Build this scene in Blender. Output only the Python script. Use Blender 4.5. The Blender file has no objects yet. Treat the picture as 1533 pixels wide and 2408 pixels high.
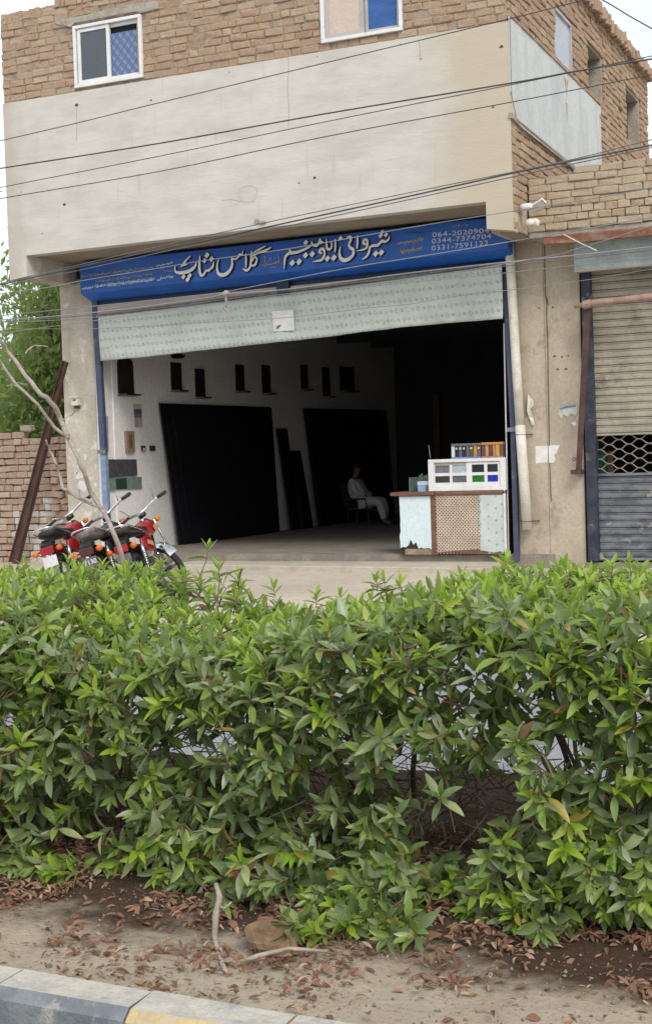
import bpy, bmesh, math, random
import numpy as np
from mathutils import Vector, Matrix, Euler, noise
rnd = random.Random(7)
PI = math.pi
scene = bpy.context.scene
col = scene.collection
# ------------------------------------------------------------------ camera, sky, sun, exposure
FPX, PCX, PCY = 3380.7, 766.5, 1204.0            # focal length and centre in picture units (1533 wide)
RM = Matrix(((0.9052648, 0.01205931, 0.4246766), (0.42365499, 0.04922799, -0.90448497), (-0.03181344, 0.99871476, 0.03945538)))
CAM = Vector((0, 0, 1.75))
cd = bpy.data.cameras.new('camera')
cam = bpy.data.objects.new('camera', cd); col.objects.link(cam)
cam.matrix_world = Matrix.Translation(CAM) @ RM.to_4x4()
cd.sensor_fit = 'HORIZONTAL'; cd.sensor_width = 36; cd.lens = 36 * FPX / 1533
cd.clip_start = 0.1; cd.clip_end = 3000
scene.camera = cam
world = bpy.data.worlds.new('World'); scene.world = world; world.use_nodes = True
wn = world.node_tree; wn.nodes.clear()
SUN_EL, SUN_AZ = math.radians(44), math.radians(136)   # azimuth from +Y towards +X; the sun stands behind the camera, to the right
wo = wn.nodes.new('ShaderNodeOutputWorld'); wb = wn.nodes.new('ShaderNodeBackground'); sk = wn.nodes.new('ShaderNodeTexSky')
sk.sky_type = 'NISHITA'; sk.sun_disc = False; sk.sun_elevation = SUN_EL; sk.sun_rotation = SUN_AZ; sk.dust_density = 3.0
wtc = wn.nodes.new('ShaderNodeTexCoord'); wnz = wn.nodes.new('ShaderNodeTexNoise'); wnz.inputs['Scale'].default_value = 1.6; wnz.inputs['Detail'].default_value = 5
wrm = wn.nodes.new('ShaderNodeMapRange'); wrm.inputs['From Min'].default_value = .35; wrm.inputs['From Max'].default_value = .65
wrm.inputs['To Min'].default_value = .65; wrm.inputs['To Max'].default_value = .97
wmx = wn.nodes.new('ShaderNodeMix'); wmx.data_type = 'RGBA'; wmx.inputs['B'].default_value = (9.6, 10.2, 10.8, 1)   # thin bright cloud veil
wn.links.new(wtc.outputs['Generated'], wnz.inputs['Vector']); wn.links.new(wnz.outputs['Fac'], wrm.inputs['Value'])
wsx = wn.nodes.new('ShaderNodeSeparateXYZ'); wn.links.new(wtc.outputs['Generated'], wsx.inputs[0])
wr2 = wn.nodes.new('ShaderNodeMapRange'); wr2.interpolation_type = 'SMOOTHSTEP'; wr2.inputs['From Min'].default_value = -.45; wr2.inputs['From Max'].default_value = .05
wr2.inputs['To Min'].default_value = 1.0; wr2.inputs['To Max'].default_value = .5      # the cloud veil thins towards the right
wmu = wn.nodes.new('ShaderNodeMath'); wmu.operation = 'MULTIPLY'; wn.links.new(wsx.outputs[0], wr2.inputs['Value']); wn.links.new(wr2.outputs['Result'], wmu.inputs[0]); wn.links.new(wrm.outputs['Result'], wmu.inputs[1])
wn.links.new(wmu.outputs[0], wmx.inputs['Factor']); wn.links.new(sk.outputs['Color'], wmx.inputs['A'])
wn.links.new(wmx.outputs['Result'], wb.inputs['Color']); wb.inputs['Strength'].default_value = 0.1
wn.links.new(wb.outputs['Background'], wo.inputs['Surface'])
sl = bpy.data.lights.new('sun', 'SUN'); sun = bpy.data.objects.new('sun', sl); col.objects.link(sun)
sl.energy = 1.5; sl.angle = math.radians(24); sl.color = (1, .96, .9)
sd = Vector((math.sin(SUN_AZ) * math.cos(SUN_EL), math.cos(SUN_AZ) * math.cos(SUN_EL), math.sin(SUN_EL)))
sun.rotation_euler = sd.to_track_quat('Z', 'Y').to_euler()
vs = scene.view_settings; vs.view_transform = 'Standard'; vs.look = 'None'; vs.gamma = 1; vs.use_curve_mapping = False
vs.exposure = 0.46
scene.cycles.max_bounces = 8

# ------------------------------------------------------------------ survey helpers: sight line through the photograph met with a real plane
def ray(px, py): return RM @ Vector((px - PCX, -(py - PCY), -FPX))
def on(ax, v, px, py):
    r = ray(px, py); t = (v - CAM[ax]) / r[ax]; return CAM + r * t
def aY(px, py, Y): return on(1, Y, px, py)
def aX(px, py, X): return on(0, X, px, py)
def aZ(px, py, Z): return on(2, Z, px, py)

# ------------------------------------------------------------------ materials
MATS = {}
def nmix(nt, fac, a, b, mode='MIX'):
    m = nt.nodes.new('ShaderNodeMix'); m.data_type = 'RGBA'; m.blend_type = mode
    for k, v in (('Factor', fac), ('A', a), ('B', b)):
        if isinstance(v, (int, float)): m.inputs[k].default_value = v
        elif isinstance(v, tuple): m.inputs[k].default_value = (*v[:3], 1)
        else: nt.links.new(v, m.inputs[k])
    return m.outputs['Result']
def nmath(nt, op, a, b=None, c=None):
    m = nt.nodes.new('ShaderNodeMath'); m.operation = op
    for i, v in enumerate((a, b, c)):
        if v is None: continue
        if isinstance(v, (int, float)): m.inputs[i].default_value = v
        else: nt.links.new(v, m.inputs[i])
    return m.outputs[0]
def nramp(nt, v, lo, hi, a=0., b=1.):
    m = nt.nodes.new('ShaderNodeMapRange'); m.interpolation_type = 'SMOOTHSTEP'
    m.inputs['From Min'].default_value = lo; m.inputs['From Max'].default_value = hi
    m.inputs['To Min'].default_value = a; m.inputs['To Max'].default_value = b
    nt.links.new(v, m.inputs['Value']); return m.outputs['Result']
def nnoise(nt, scale, detail=4, rough=.55, stretch=(1, 1, 1), off=0., coord='pos'):
    if coord == 'pos': src = nt.nodes.new('ShaderNodeNewGeometry').outputs['Position']
    else: src = nt.nodes.new('ShaderNodeTexCoord').outputs['Object']
    mp = nt.nodes.new('ShaderNodeMapping'); mp.inputs['Scale'].default_value = stretch; mp.inputs['Location'].default_value = (off, off * .7, off * 1.3)
    nt.links.new(src, mp.inputs['Vector'])
    n = nt.nodes.new('ShaderNodeTexNoise'); n.inputs['Scale'].default_value = scale; n.inputs['Detail'].default_value = detail; n.inputs['Roughness'].default_value = rough
    nt.links.new(mp.outputs['Vector'], n.inputs['Vector']); return n.outputs['Fac']
def npos(nt):
    s = nt.nodes.new('ShaderNodeSeparateXYZ'); g = nt.nodes.new('ShaderNodeNewGeometry'); nt.links.new(g.outputs['Position'], s.inputs[0]); return s.outputs
def base(name):
    m = bpy.data.materials.new(name); m.use_nodes = True; nt = m.node_tree
    return m, nt, nt.nodes['Principled BSDF']
def M(name, c, c2=None, scale=6, rough=.7, metal=0., bump=.0, bscale=60, stretch=(1, 1, 1), c3=None, s3=1.5, spec=.4, coord='pos', lo=.4, hi=.62):
    """two-tone weathered surface: c to c2 through noise, blotches of c3, fine relief"""
    if name in MATS: return MATS[name]
    m, nt, b = base(name); c2 = c2 or tuple(x * .8 for x in c)
    o = nmix(nt, nramp(nt, nnoise(nt, scale, 5, .6, stretch, coord=coord), lo, hi), c, c2)
    o = nmix(nt, nramp(nt, nnoise(nt, scale * 9, 3, .6, (1, 1, 1), 7, coord), .35, .7, 0, .35), o, tuple(x * .7 for x in c2))
    if c3: o = nmix(nt, nramp(nt, nnoise(nt, s3, 5, .65, (1, 1, 1), 21, coord), .56, .68), o, c3)
    nt.links.new(o, b.inputs['Base Color'])
    b.inputs['Roughness'].default_value = rough; b.inputs['Metallic'].default_value = metal; b.inputs['Specular IOR Level'].default_value = spec
    if bump:
        bp = nt.nodes.new('ShaderNodeBump'); bp.inputs['Strength'].default_value = bump; bp.inputs['Distance'].default_value = .02
        nt.links.new(nnoise(nt, bscale, 4, .6, stretch, 3, coord), bp.inputs['Height']); nt.links.new(bp.outputs[0], b.inputs['Normal'])
    MATS[name] = m; return m
def brickmat(name, ca, cb, cc, mort):
    m, nt, b = base(name)
    oi = nt.nodes.new('ShaderNodeObjectInfo').outputs['Random']; ri = nt.nodes.new('ShaderNodeNewGeometry').outputs['Random Per Island']
    r = nmath(nt, 'FRACT', nmath(nt, 'ADD', oi, ri))
    o = nmix(nt, r, ca, cb)
    o = nmix(nt, nmath(nt, 'GREATER_THAN', nmath(nt, 'FRACT', nmath(nt, 'MULTIPLY', r, 7.3)), .86), o, cc)
    o = nmix(nt, nramp(nt, nnoise(nt, 14, 5, .65), .38, .62, 0, .8), o, mort)
    o = nmix(nt, nramp(nt, nnoise(nt, 70, 3), .3, .75, 0, .5), o, tuple(x * .62 for x in ca))
    nt.links.new(o, b.inputs['Base Color']); b.inputs['Roughness'].default_value = .95; b.inputs['Specular IOR Level'].default_value = .15
    bp = nt.nodes.new('ShaderNodeBump'); bp.inputs['Strength'].default_value = .7; bp.inputs['Distance'].default_value = .02
    nt.links.new(nnoise(nt, 38, 5, .7), bp.inputs['Height']); nt.links.new(bp.outputs[0], b.inputs['Normal'])
    MATS[name] = m; return m
brick_tan = brickmat('brick_tan', (.385, .25, .165), (.455, .315, .215), (.51, .40, .28), (.44, .35, .26))
brick_dusty = brickmat('brick_dusty', (.42, .335, .23), (.50, .405, .29), (.41, .28, .18), (.50, .425, .325))
brick_old = brickmat('brick_old', (.40, .26, .185), (.46, .33, .25), (.50, .42, .33), (.45, .37, .30))
mortar = M('mortar', (.38, .31, .24), (.26, .20, .15), 9, .95, bump=.8, bscale=30)
mortar_dark = M('mortar_dark', (.20, .15, .11), (.12, .09, .07), 9, .95, bump=.8, bscale=30)
cement = M('cement_smear', (.42, .39, .33), (.33, .29, .24), 8, .95, bump=.8, bscale=25)

def plastermat():
    m, nt, b = base('grey_plaster')
    P = npos(nt)
    o = nmix(nt, nramp(nt, nnoise(nt, 1.1, 6, .6, (1, 1, 1.8)), .35, .66), (.585, .555, .505), (.51, .485, .44))
    o = nmix(nt, nramp(nt, nnoise(nt, 2.4, 5, .65, (.5, 1, 2.2), 11), .42, .7, 0, .6), o, (.62, .60, .56))      # trowel sweeps
    o = nmix(nt, nramp(nt, nnoise(nt, 9, 5, .7, (.25, 1, 2.5), 5), .5, .75, 0, .5), o, (.44, .42, .38))
    # ochre damp stain near the right corner, own ragged edge
    sx = nmath(nt, 'ADD', P[0], nmath(nt, 'MULTIPLY', nnoise(nt, 1.3, 5, .6, (1, 1, .5), 31), 1.6))
    o = nmix(nt, nramp(nt, sx, -6.7, -5.7, 0, .75), o, (.50, .425, .31))
    sx2 = nmath(nt, 'SUBTRACT', nmath(nt, 'MULTIPLY', nnoise(nt, 2.3, 5, .6, (1, 1, .6), 61), 1.2), P[0])
    o = nmix(nt, nramp(nt, sx2, 14.55, 15.1, 0, .6), o, (.42, .38, .31))
    # rain streaks from the top
    st = nramp(nt, nnoise(nt, 7, 3, .6, (1, 1, .12), 41), .62, .72, 0, .5)
    o = nmix(nt, st, o, (.47, .435, .375))
    nt.links.new(o, b.inputs['Base Color']); b.inputs['Roughness'].default_value = .92; b.inputs['Specular IOR Level'].default_value = .2
    bp = nt.nodes.new('ShaderNodeBump'); bp.inputs['Strength'].default_value = .35; bp.inputs['Distance'].default_value = .01
    nt.links.new(nnoise(nt, 22, 6, .65, (.5, 1, 1.5)), bp.inputs['Height']); nt.links.new(bp.outputs[0], b.inputs['Normal'])
    MATS['grey_plaster'] = m; return m
plaster = plastermat()
plaster_pillar = M('tan_plaster', (.50, .43, .335), (.41, .35, .27), 2.2, .93, bump=.5, bscale=18, stretch=(1, 1, .5), c3=(.33, .27, .20), s3=2.6)
plaster_pale = M('pale_plaster', (.54, .49, .41), (.44, .395, .33), 2.4, .93, bump=.45, bscale=18, stretch=(1, 1, .6), c3=(.62, .60, .56), s3=3.1)
soffit_m = M('soffit_cement', (.33, .28, .215), (.27, .225, .17), 3, .95, bump=.4, bscale=20)
blueplaster = M('pale_blue_plaster', (.58, .61, .60), (.50, .53, .525), 2.2, .9, bump=.35, bscale=14, stretch=(1, 1, .45), c3=(.50, .52, .49), s3=2.3)
white_in = M('interior_whitewash', (.85, .84, .815), (.80, .79, .765), 1.5, .9, bump=.1, bscale=12)
dark_in = M('interior_shade_black', (.035, .036, .04), (.05, .05, .052), 1.5, .9)  # near-black colour puts the shade of the deep room into its surfaces
dark_glass = M('dark_glass', (.008, .009, .011), (.012, .013, .016), 2, .5, spec=.12)
concrete_floor = M('dusty_floor', (.29, .255, .21), (.22, .19, .16), 3, .95, bump=.3, bscale=30)
step_m = M('cement_step', (.52, .47, .38), (.44, .39, .31), 3, .95, bump=.4, bscale=25)
blue_sign = M('blue_enamel', (.008, .11, .50), (.007, .085, .40), 2.0, .42, spec=.5)
navy = M('navy_paint', (.012, .022, .065), (.02, .035, .09), 4, .6)
rail_blue = M('rail_blue_paint', (.05, .065, .125), (.07, .085, .14), 5, .6, c3=(.17, .17, .18), s3=5)
rail_pale = M('rail_worn_paint', (.16, .24, .40), (.26, .31, .40), 8, .65, c3=(.35, .33, .30), s3=9)
letter = M('letter_white', (.88, .88, .86), (.80, .80, .78), 14, .6)
letter_gold = M('letter_gold', (.42, .33, .22), (.30, .24, .18), 20, .7)
letter_shadow = M('letter_edge_and_shadow', (.006, .012, .04), None, 5, .7)
faded = M('faded_letter', (.30, .36, .42), (.20, .26, .36), 22, .8)
faded_white = M('faded_white_letter', (.55, .64, .75), (.40, .50, .66), 20, .8)
faded_gold = M('faded_gold_letter', (.38, .34, .24), (.24, .23, .22), 22, .8)
alu_white = M('white_powdercoat', (.78, .78, .77), (.70, .70, .69), 6, .4)
pvc = M('old_pvc_pipe', (.70, .68, .60), (.62, .60, .51), 4, .6, c3=(.52, .47, .37), s3=5)
rust = M('rusty_steel', (.115, .065, .05), (.07, .042, .035), 5, .85, bump=.3, bscale=50)
rust_red = M('red_oxide_lintel', (.24, .085, .055), (.30, .20, .14), 5, .8, c3=(.36, .24, .18), s3=6)
pipe_pink = M('pinkish_pipe', (.40, .27, .22), (.30, .20, .16), 8, .7)
slat_b = M('beige_slat_paint', (.42, .375, .30), (.33, .295, .235), 3, .65, c3=(.20, .18, .145), s3=1.6)
slat_g = M('blue_grey_slat_paint', (.20, .215, .235), (.105, .115, .135), 9, .6, c3=(.40, .37, .32), s3=4.5, stretch=(.4, 1, 1))
panel_blue = M('weathered_tin_board', (.42, .49, .49), (.32, .38, .38), 4, .7, c3=(.50, .48, .42), s3=2.2)
wire_m = M('wire_rubber', (.05, .05, .052), (.08, .08, .085), 3, .6)
wire_g = M('wire_grey', (.27, .27, .29), (.22, .22, .24), 3, .5)
wire_br = M('wire_faded', (.13, .115, .105), (.17, .155, .145), 3, .6)
chrome = M('chrome', (.75, .75, .76), (.65, .65, .66), 6, .22, 1.0)
steel = M('grey_steel', (.30, .30, .31), (.20, .20, .21), 9, .45, .8)
rubber = M('black_rubber', (.018, .018, .018), (.03, .03, .03), 6, .8)
seat_m = M('seat_vinyl', (.025, .024, .026), (.04, .038, .038), 6, .5)
seat_dusty = M('seat_vinyl_dusty', (.12, .11, .10), (.30, .28, .25), 5, .7)
red_p = M('red_bike_paint', (.33, .009, .016), (.25, .012, .018), 3, .3, spec=.6)
black_p = M('black_bike_paint', (.012, .012, .014), (.03, .03, .03), 5, .35)
gold_p = M('gold_sticker', (.45, .28, .12), (.5, .36, .2), 5, .5)
orange = M('orange_lens', (.75, .17, .01), (.62, .12, .01), 6, .3)
red_lens = M('red_lens', (.38, .01, .016), (.30, .01, .015), 6, .25)
plate_m = M('number_plate', (.10, .10, .11), (.16, .16, .17), 9, .5)
plate_w = M('plate_letters', (.70, .70, .72), (.6, .6, .62), 9, .5)
wood_edge = M('brown_wood_edge', (.22, .11, .075), (.15, .075, .05), 5, .7, stretch=(1, 1, 4))
lattice_m = M('beige_lattice', (.58, .48, .38), (.48, .39, .30), 5, .7)
hole_m = M('counter_backing', (.045, .03, .022), (.07, .045, .03), 5, .8)
door_m = M('pale_blue_laminate', (.68, .80, .82), (.63, .75, .77), 2, .5)
sheet_m = M('printed_vinyl', (.60, .63, .60), (.52, .56, .54), 5, .6)
cyan_m = M('cyan_print', (.16, .45, .52), (.25, .52, .56), 8, .6)
paper = M('old_paper', (.80, .80, .77), (.70, .70, .67), 7, .8)
paper_dull = M('dull_paper', (.44, .44, .42), (.52, .48, .40), 12, .85)
bark = M('grey_bark', (.42, .365, .31), (.32, .27, .225), 12, .9, bump=.6, bscale=40)
bark_dark = M('dark_bark', (.10, .075, .06), (.16, .12, .095), 12, .9, bump=.6, bscale=40)
def leafmat(name, a, b2, back, rough=.38, trans=.32, var=.35):
    m, nt, b = base(name)
    oi = nt.nodes.new('ShaderNodeObjectInfo').outputs['Random']; g = nt.nodes.new('ShaderNodeNewGeometry')
    r = nmath(nt, 'FRACT', nmath(nt, 'ADD', oi, g.outputs['Random Per Island']))
    o = nmix(nt, r, a, b2)
    o = nmix(nt, nmath(nt, 'GREATER_THAN', nmath(nt, 'FRACT', nmath(nt, 'MULTIPLY', r, 13.7)), 1 - var * .4), o, back)
    o = nmix(nt, nmath(nt, 'MULTIPLY', g.outputs['Backfacing'], .5), o, back)
    if name in ('mature_leaf', 'green_leaf'):
        o = nmix(nt, nmath(nt, 'GREATER_THAN', nmath(nt, 'FRACT', nmath(nt, 'MULTIPLY', r, 29.3)), .985), o, (.42, .34, .06))
        o = nmix(nt, nmath(nt, 'GREATER_THAN', nmath(nt, 'FRACT', nmath(nt, 'MULTIPLY', r, 53.9)), .985), o, (.24, .13, .06))
        o = nmix(nt, nramp(nt, nnoise(nt, 30, 4, .7), .45, .75, 0, .5), o, (.30, .30, .22))       # dust
    nt.links.new(o, b.inputs['Base Color']); b.inputs['Roughness'].default_value = rough; b.inputs['Specular IOR Level'].default_value = .5
    tr = nt.nodes.new('ShaderNodeBsdfTranslucent'); nt.links.new(nmix(nt, .5, o, (.25, .38, .03)), tr.inputs['Color'])
    mx = nt.nodes.new('ShaderNodeMixShader'); mx.inputs[0].default_value = trans
    nt.links.new(b.outputs[0], mx.inputs[1]); nt.links.new(tr.outputs[0], mx.inputs[2]); nt.links.new(mx.outputs[0], nt.nodes['Material Output'].inputs['Surface'])
    MATS[name] = m; return m
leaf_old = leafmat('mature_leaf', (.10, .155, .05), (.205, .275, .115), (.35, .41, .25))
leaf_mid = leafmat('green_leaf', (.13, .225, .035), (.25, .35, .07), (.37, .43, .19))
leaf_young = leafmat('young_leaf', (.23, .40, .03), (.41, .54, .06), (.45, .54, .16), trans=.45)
tree_leaf = leafmat('tree_leaf', (.10, .19, .05), (.19, .28, .08), (.25, .33, .12), trans=.45)
tree_leaf2 = leafmat('tree_leaf_light', (.16, .27, .055), (.26, .36, .09), (.33, .40, .16), trans=.45)
twig_m = M('brown_twig', (.15, .10, .06), (.22, .16, .10), 20, .9)
litter_m = leafmat('dry_leaf', (.14, .07, .045), (.30, .16, .10), (.42, .29, .20), .9, .1)

# ------------------------------------------------------------------ mesh helpers
class MB:
    def __init__(s): s.v = []; s.f = []; s.mi = []
    def add(s, vs_, fs, k=0):
        n = len(s.v); s.v += [tuple(p) for p in vs_]; s.f += [tuple(i + n for i in f) for f in fs]; s.mi += [k] * len(fs); return s
    def box(s, a, b, k=0):
        x0, y0, z0 = a; x1, y1, z1 = b
        return s.add([(x0, y0, z0), (x1, y0, z0), (x1, y1, z0), (x0, y1, z0), (x0, y0, z1), (x1, y0, z1), (x1, y1, z1), (x0, y1, z1)],
                     [(0, 3, 2, 1), (4, 5, 6, 7), (0, 1, 5, 4), (1, 2, 6, 5), (2, 3, 7, 6), (3, 0, 4, 7)], k)
    def prism(s, base_, off, k=0):            # polygon base (ccw seen against off) extruded by off
        n = len(base_); o = Vector(off); b = [Vector(p) for p in base_]
        return s.add(b + [p + o for p in b], [tuple(range(n))[::-1], tuple(range(n, 2 * n))] + [(i, (i + 1) % n, n + (i + 1) % n, n + i) for i in range(n)], k)
    def tube(s, pts, r, n=8, k=0, cap=True):
        pts = [Vector(p) for p in pts]; m = len(pts); rs = r if isinstance(r, (list, tuple)) else [r] * m
        vs_ = []; up = None
        for i, p in enumerate(pts):
            t = (pts[min(i + 1, m - 1)] - pts[max(i - 1, 0)]).normalized()
            if up is None: up = Vector((0, 0, 1)) if abs(t.z) < .9 else Vector((1, 0, 0))
            a = t.cross(up).normalized(); b = a.cross(t).normalized(); up = b
            for j in range(n):
                q = 2 * PI * j / n; vs_.append(p + (a * math.cos(q) + b * math.sin(q)) * rs[i])
        fs = [(i * n + j, i * n + (j + 1) % n, (i + 1) * n + (j + 1) % n, (i + 1) * n + j) for i in range(m - 1) for j in range(n)]
        if cap: fs += [tuple(range(n))[::-1], tuple(range((m - 1) * n, m * n))]
        return s.add(vs_, fs, k)
    def loft(s, secs, n=12, k=0, pw=2.0):      # secs: (centre, half width vector, half height vector)
        vs_ = []
        for c, a, b in secs:
            c, a, b = Vector(c), Vector(a), Vector(b)
            for j in range(n):
                q = 2 * PI * j / n; x, y = math.cos(q), math.sin(q)
                x = math.copysign(abs(x) ** (2 / pw), x); y = math.copysign(abs(y) ** (2 / pw), y)
                vs_.append(c + a * x + b * y)
        m = len(secs)
        fs = [(i * n + j, i * n + (j + 1) % n, (i + 1) * n + (j + 1) % n, (i + 1) * n + j) for i in range(m - 1) for j in range(n)]
        return s.add(vs_, fs + [tuple(range(n))[::-1], tuple(range((m - 1) * n, m * n))], k)
    def torus(s, c, ax, R_, r, n=28, m=8, k=0, a0=0, a1=2 * PI):
        c = Vector(c); ax = Vector(ax).normalized(); u = ax.orthogonal().normalized() if abs(ax.z) > .5 else Vector((0, 0, 1)).cross(ax).normalized(); w = ax.cross(u)
        full = a1 - a0 > 6.2; nn = n if full else n + 1; vs_ = []
        for i in range(nn):
            q = a0 + (a1 - a0) * i / n; d = u * math.cos(q) + w * math.sin(q)
            for j in range(m):
                p = 2 * PI * j / m; vs_.append(c + d * (R_ + r * math.cos(p)) + ax * r * math.sin(p))
        fs = [(i * m + j, ((i + 1) % nn) * m + j, ((i + 1) % nn) * m + (j + 1) % m, i * m + (j + 1) % m) for i in range(n) for j in range(m)]
        return s.add(vs_, fs, k)
    def build(s, name, mats, parent=None, smooth=False, bevel=0, loc=None):
        me = bpy.data.meshes.new(name); me.from_pydata(s.v, [], s.f)
        mats = mats if isinstance(mats, (list, tuple)) else [mats]
        for m_ in mats: me.materials.append(m_)
        if len(mats) > 1: me.polygons.foreach_set('material_index', s.mi)
        if smooth: me.polygons.foreach_set('use_smooth', [True] * len(me.polygons))
        me.update()
        bm = bmesh.new(); bm.from_mesh(me); bmesh.ops.recalc_face_normals(bm, faces=bm.faces)
        if bevel: bmesh.ops.bevel(bm, geom=list(bm.edges), offset=bevel, segments=1, affect='EDGES', profile=.5, clamp_overlap=True)
        bm.to_mesh(me); bm.free()
        return link(name, me, parent, loc)
def link(name, me, parent=None, loc=None):
    o = bpy.data.objects.new(name, me); col.objects.link(o)
    if loc is not None: o.location = loc
    if parent is not None: attach(o, parent)
    return o
WL = {}
def attach(o, parent):                       # o is given in world coordinates; parents only ever carry a location
    o.parent = parent; o.matrix_parent_inverse = Matrix.Translation(-Vector(WL.get(parent.name, (0, 0, 0))))
def thing(name, label, cat, loc=(0, 0, 0), group=None):
    o = bpy.data.objects.new(name, None); col.objects.link(o); o.location = loc; o.empty_display_size = .2
    WL[o.name] = tuple(loc); tag(o, label, cat, group); return o
def tag(o, label=None, cat=None, group=None, kind=None):
    if label: o['label'] = label
    if cat: o['category'] = cat
    if group: o['group'] = group
    if kind: o['kind'] = kind
    return o
def bx(name, a, b, mat, parent=None, bevel=0): return MB().box(a, b).build(name, mat, parent, bevel=bevel)

# ------------------------------------------------------------------ bricks
def brick_meshes(mat, n=16, bev=.11, jit=.075):
    out = []
    for k in range(n):
        bm = bmesh.new(); bmesh.ops.create_cube(bm, size=1)
        for v in bm.verts: v.co.x *= 2.6
        bmesh.ops.bevel(bm, geom=list(bm.edges), offset=bev, segments=1, affect='EDGES', profile=.5)
        for v in bm.verts:
            v.co += Vector((rnd.uniform(-jit, jit), rnd.uniform(-jit, jit) * .8, rnd.uniform(-jit, jit)))
            v.co.x /= 2.6
        me = bpy.data.meshes.new('brick'); bm.to_mesh(me); bm.free(); me.materials.append(mat); out.append(me)
    return out
BV = {}
def brick(mat, parent, c, size, rot=(0, 0, 0), acc=None):
    """one brick centred at c with size (length, depth, height): an object of its own, or into acc when joined"""
    if mat.name not in BV: BV[mat.name] = brick_meshes(mat)
    me = rnd.choice(BV[mat.name])
    if acc is not None:
        mt = Matrix.Translation(c) @ Euler(rot).to_matrix().to_4x4() @ Matrix.Diagonal((*size, 1))
        acc.add([mt @ v.co for v in me.vertices], [tuple(p.vertices) for p in me.polygons]); return
    o = bpy.data.objects.new('brick', me); col.objects.link(o); o.location = c; o.rotation_euler = rot; o.scale = size
    attach(o, parent); return o
# ================================================================== the setting
F, B = 20.39, 19.04            # ground-floor front, projecting upper front
XL, XR = -14.45, -5.98
def groundmat():
    m, nt, b = base('ground_dirt'); P = npos(nt)
    o = nmix(nt, nramp(nt, nnoise(nt, .5, 6, .6), .35, .7), (.54, .475, .385), (.46, .40, .32))
    o = nmix(nt, nramp(nt, nnoise(nt, 6, 5, .65, off=9), .5, .72, 0, .5), o, (.33, .275, .21))
    nt.links.new(o, b.inputs['Base Color']); b.inputs['Roughness'].default_value = .97; b.inputs['Specular IOR Level'].default_value = .1
    bp = nt.nodes.new('ShaderNodeBump'); bp.inputs['Strength'].default_value = .5; bp.inputs['Distance'].default_value = .03
    nt.links.new(nnoise(nt, 12, 6, .7), bp.inputs['Height']); nt.links.new(bp.outputs[0], b.inputs['Normal']); return m
def grid(x0, x1, y0, y1, nx, ny, fz):
    mb = MB(); vs_ = []
    for j in range(ny + 1):
        for i in range(nx + 1):
            x = x0 + (x1 - x0) * i / nx; y = y0 + (y1 - y0) * j / ny; vs_.append((x, y, fz(x, y)))
    return mb.add(vs_, [(j * (nx + 1) + i, j * (nx + 1) + i + 1, (j + 1) * (nx + 1) + i + 1, (j + 1) * (nx + 1) + i) for j in range(ny) for i in range(nx)])
g = MB().add([(-600, -40, -.16), (600, -40, -.16), (600, 900, -.16), (-600, 900, -.16)], [(0, 1, 2, 3)]).build('ground', groundmat()); tag(g, kind='structure')
g = grid(-60, 40, 12.6, 60, 90, 60, lambda x, y: (-.03 if y < 13.5 else 0) + .03 * noise.noise(Vector((x * .7, y * .7, 0))) - .002).build('dirt_forecourt', groundmat(), smooth=True); tag(g, kind='structure')
asph = M('dusty_asphalt', (.30, .30, .31), (.25, .25, .26), 2, .85, bump=.3, bscale=80)
asph2 = M('near_road_asphalt', (.12, .12, .12), (.09, .09, .09), 4, .9, bump=.3, bscale=80)
g = MB().add([(-80, 6.95, -.06), (60, 6.95, -.06), (60, 12.7, -.06), (-80, 12.7, -.06)], [(0, 1, 2, 3)]).build('road', asph); tag(g, kind='structure')
g = MB().add([(-80, -6, -.09), (60, -6, -.09), (60, 3.63, -.09), (-80, 3.63, -.09)], [(0, 1, 2, 3)]).build('near_road', asph2); tag(g, kind='structure')
def vergemat():
    m, nt, b = base('verge_soil'); P = npos(nt)
    o = nmix(nt, nramp(nt, nnoise(nt, 3, 6, .6), .35, .7), (.50, .425, .325), (.42, .345, .26))
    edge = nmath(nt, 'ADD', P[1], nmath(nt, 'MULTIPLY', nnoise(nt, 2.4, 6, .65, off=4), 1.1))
    o = nmix(nt, nramp(nt, edge, 4.7, 5.05), o, (.075, .048, .034))        # humus and rotten leaves, darkened further to paint in the hedge's shade
    o = nmix(nt, nramp(nt, nnoise(nt, 40, 4, .7), .5, .75, 0, .5), o, (.18, .12, .08))
    nt.links.new(o, b.inputs['Base Color']); b.inputs['Roughness'].default_value = .98; b.inputs['Specular IOR Level'].default_value = .1
    bp = nt.nodes.new('ShaderNodeBump'); bp.inputs['Strength'].default_value = .8; bp.inputs['Distance'].default_value = .03
    nt.links.new(nnoise(nt, 26, 6, .75), bp.inputs['Height']); nt.links.new(bp.outputs[0], b.inputs['Normal']); return m
def vz(x, y): return .055 + .05 * noise.noise(Vector((x * 1.3, y * 1.7, 3))) + .02 * noise.noise(Vector((x * 6, y * 6, 1))) + (.06 * max(0, min(1, (y - 4.3))))
g = grid(-14, 6, 3.71, 6.85, 200, 44, vz).build('verge', vergemat(), smooth=True); tag(g, kind='structure')
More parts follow.
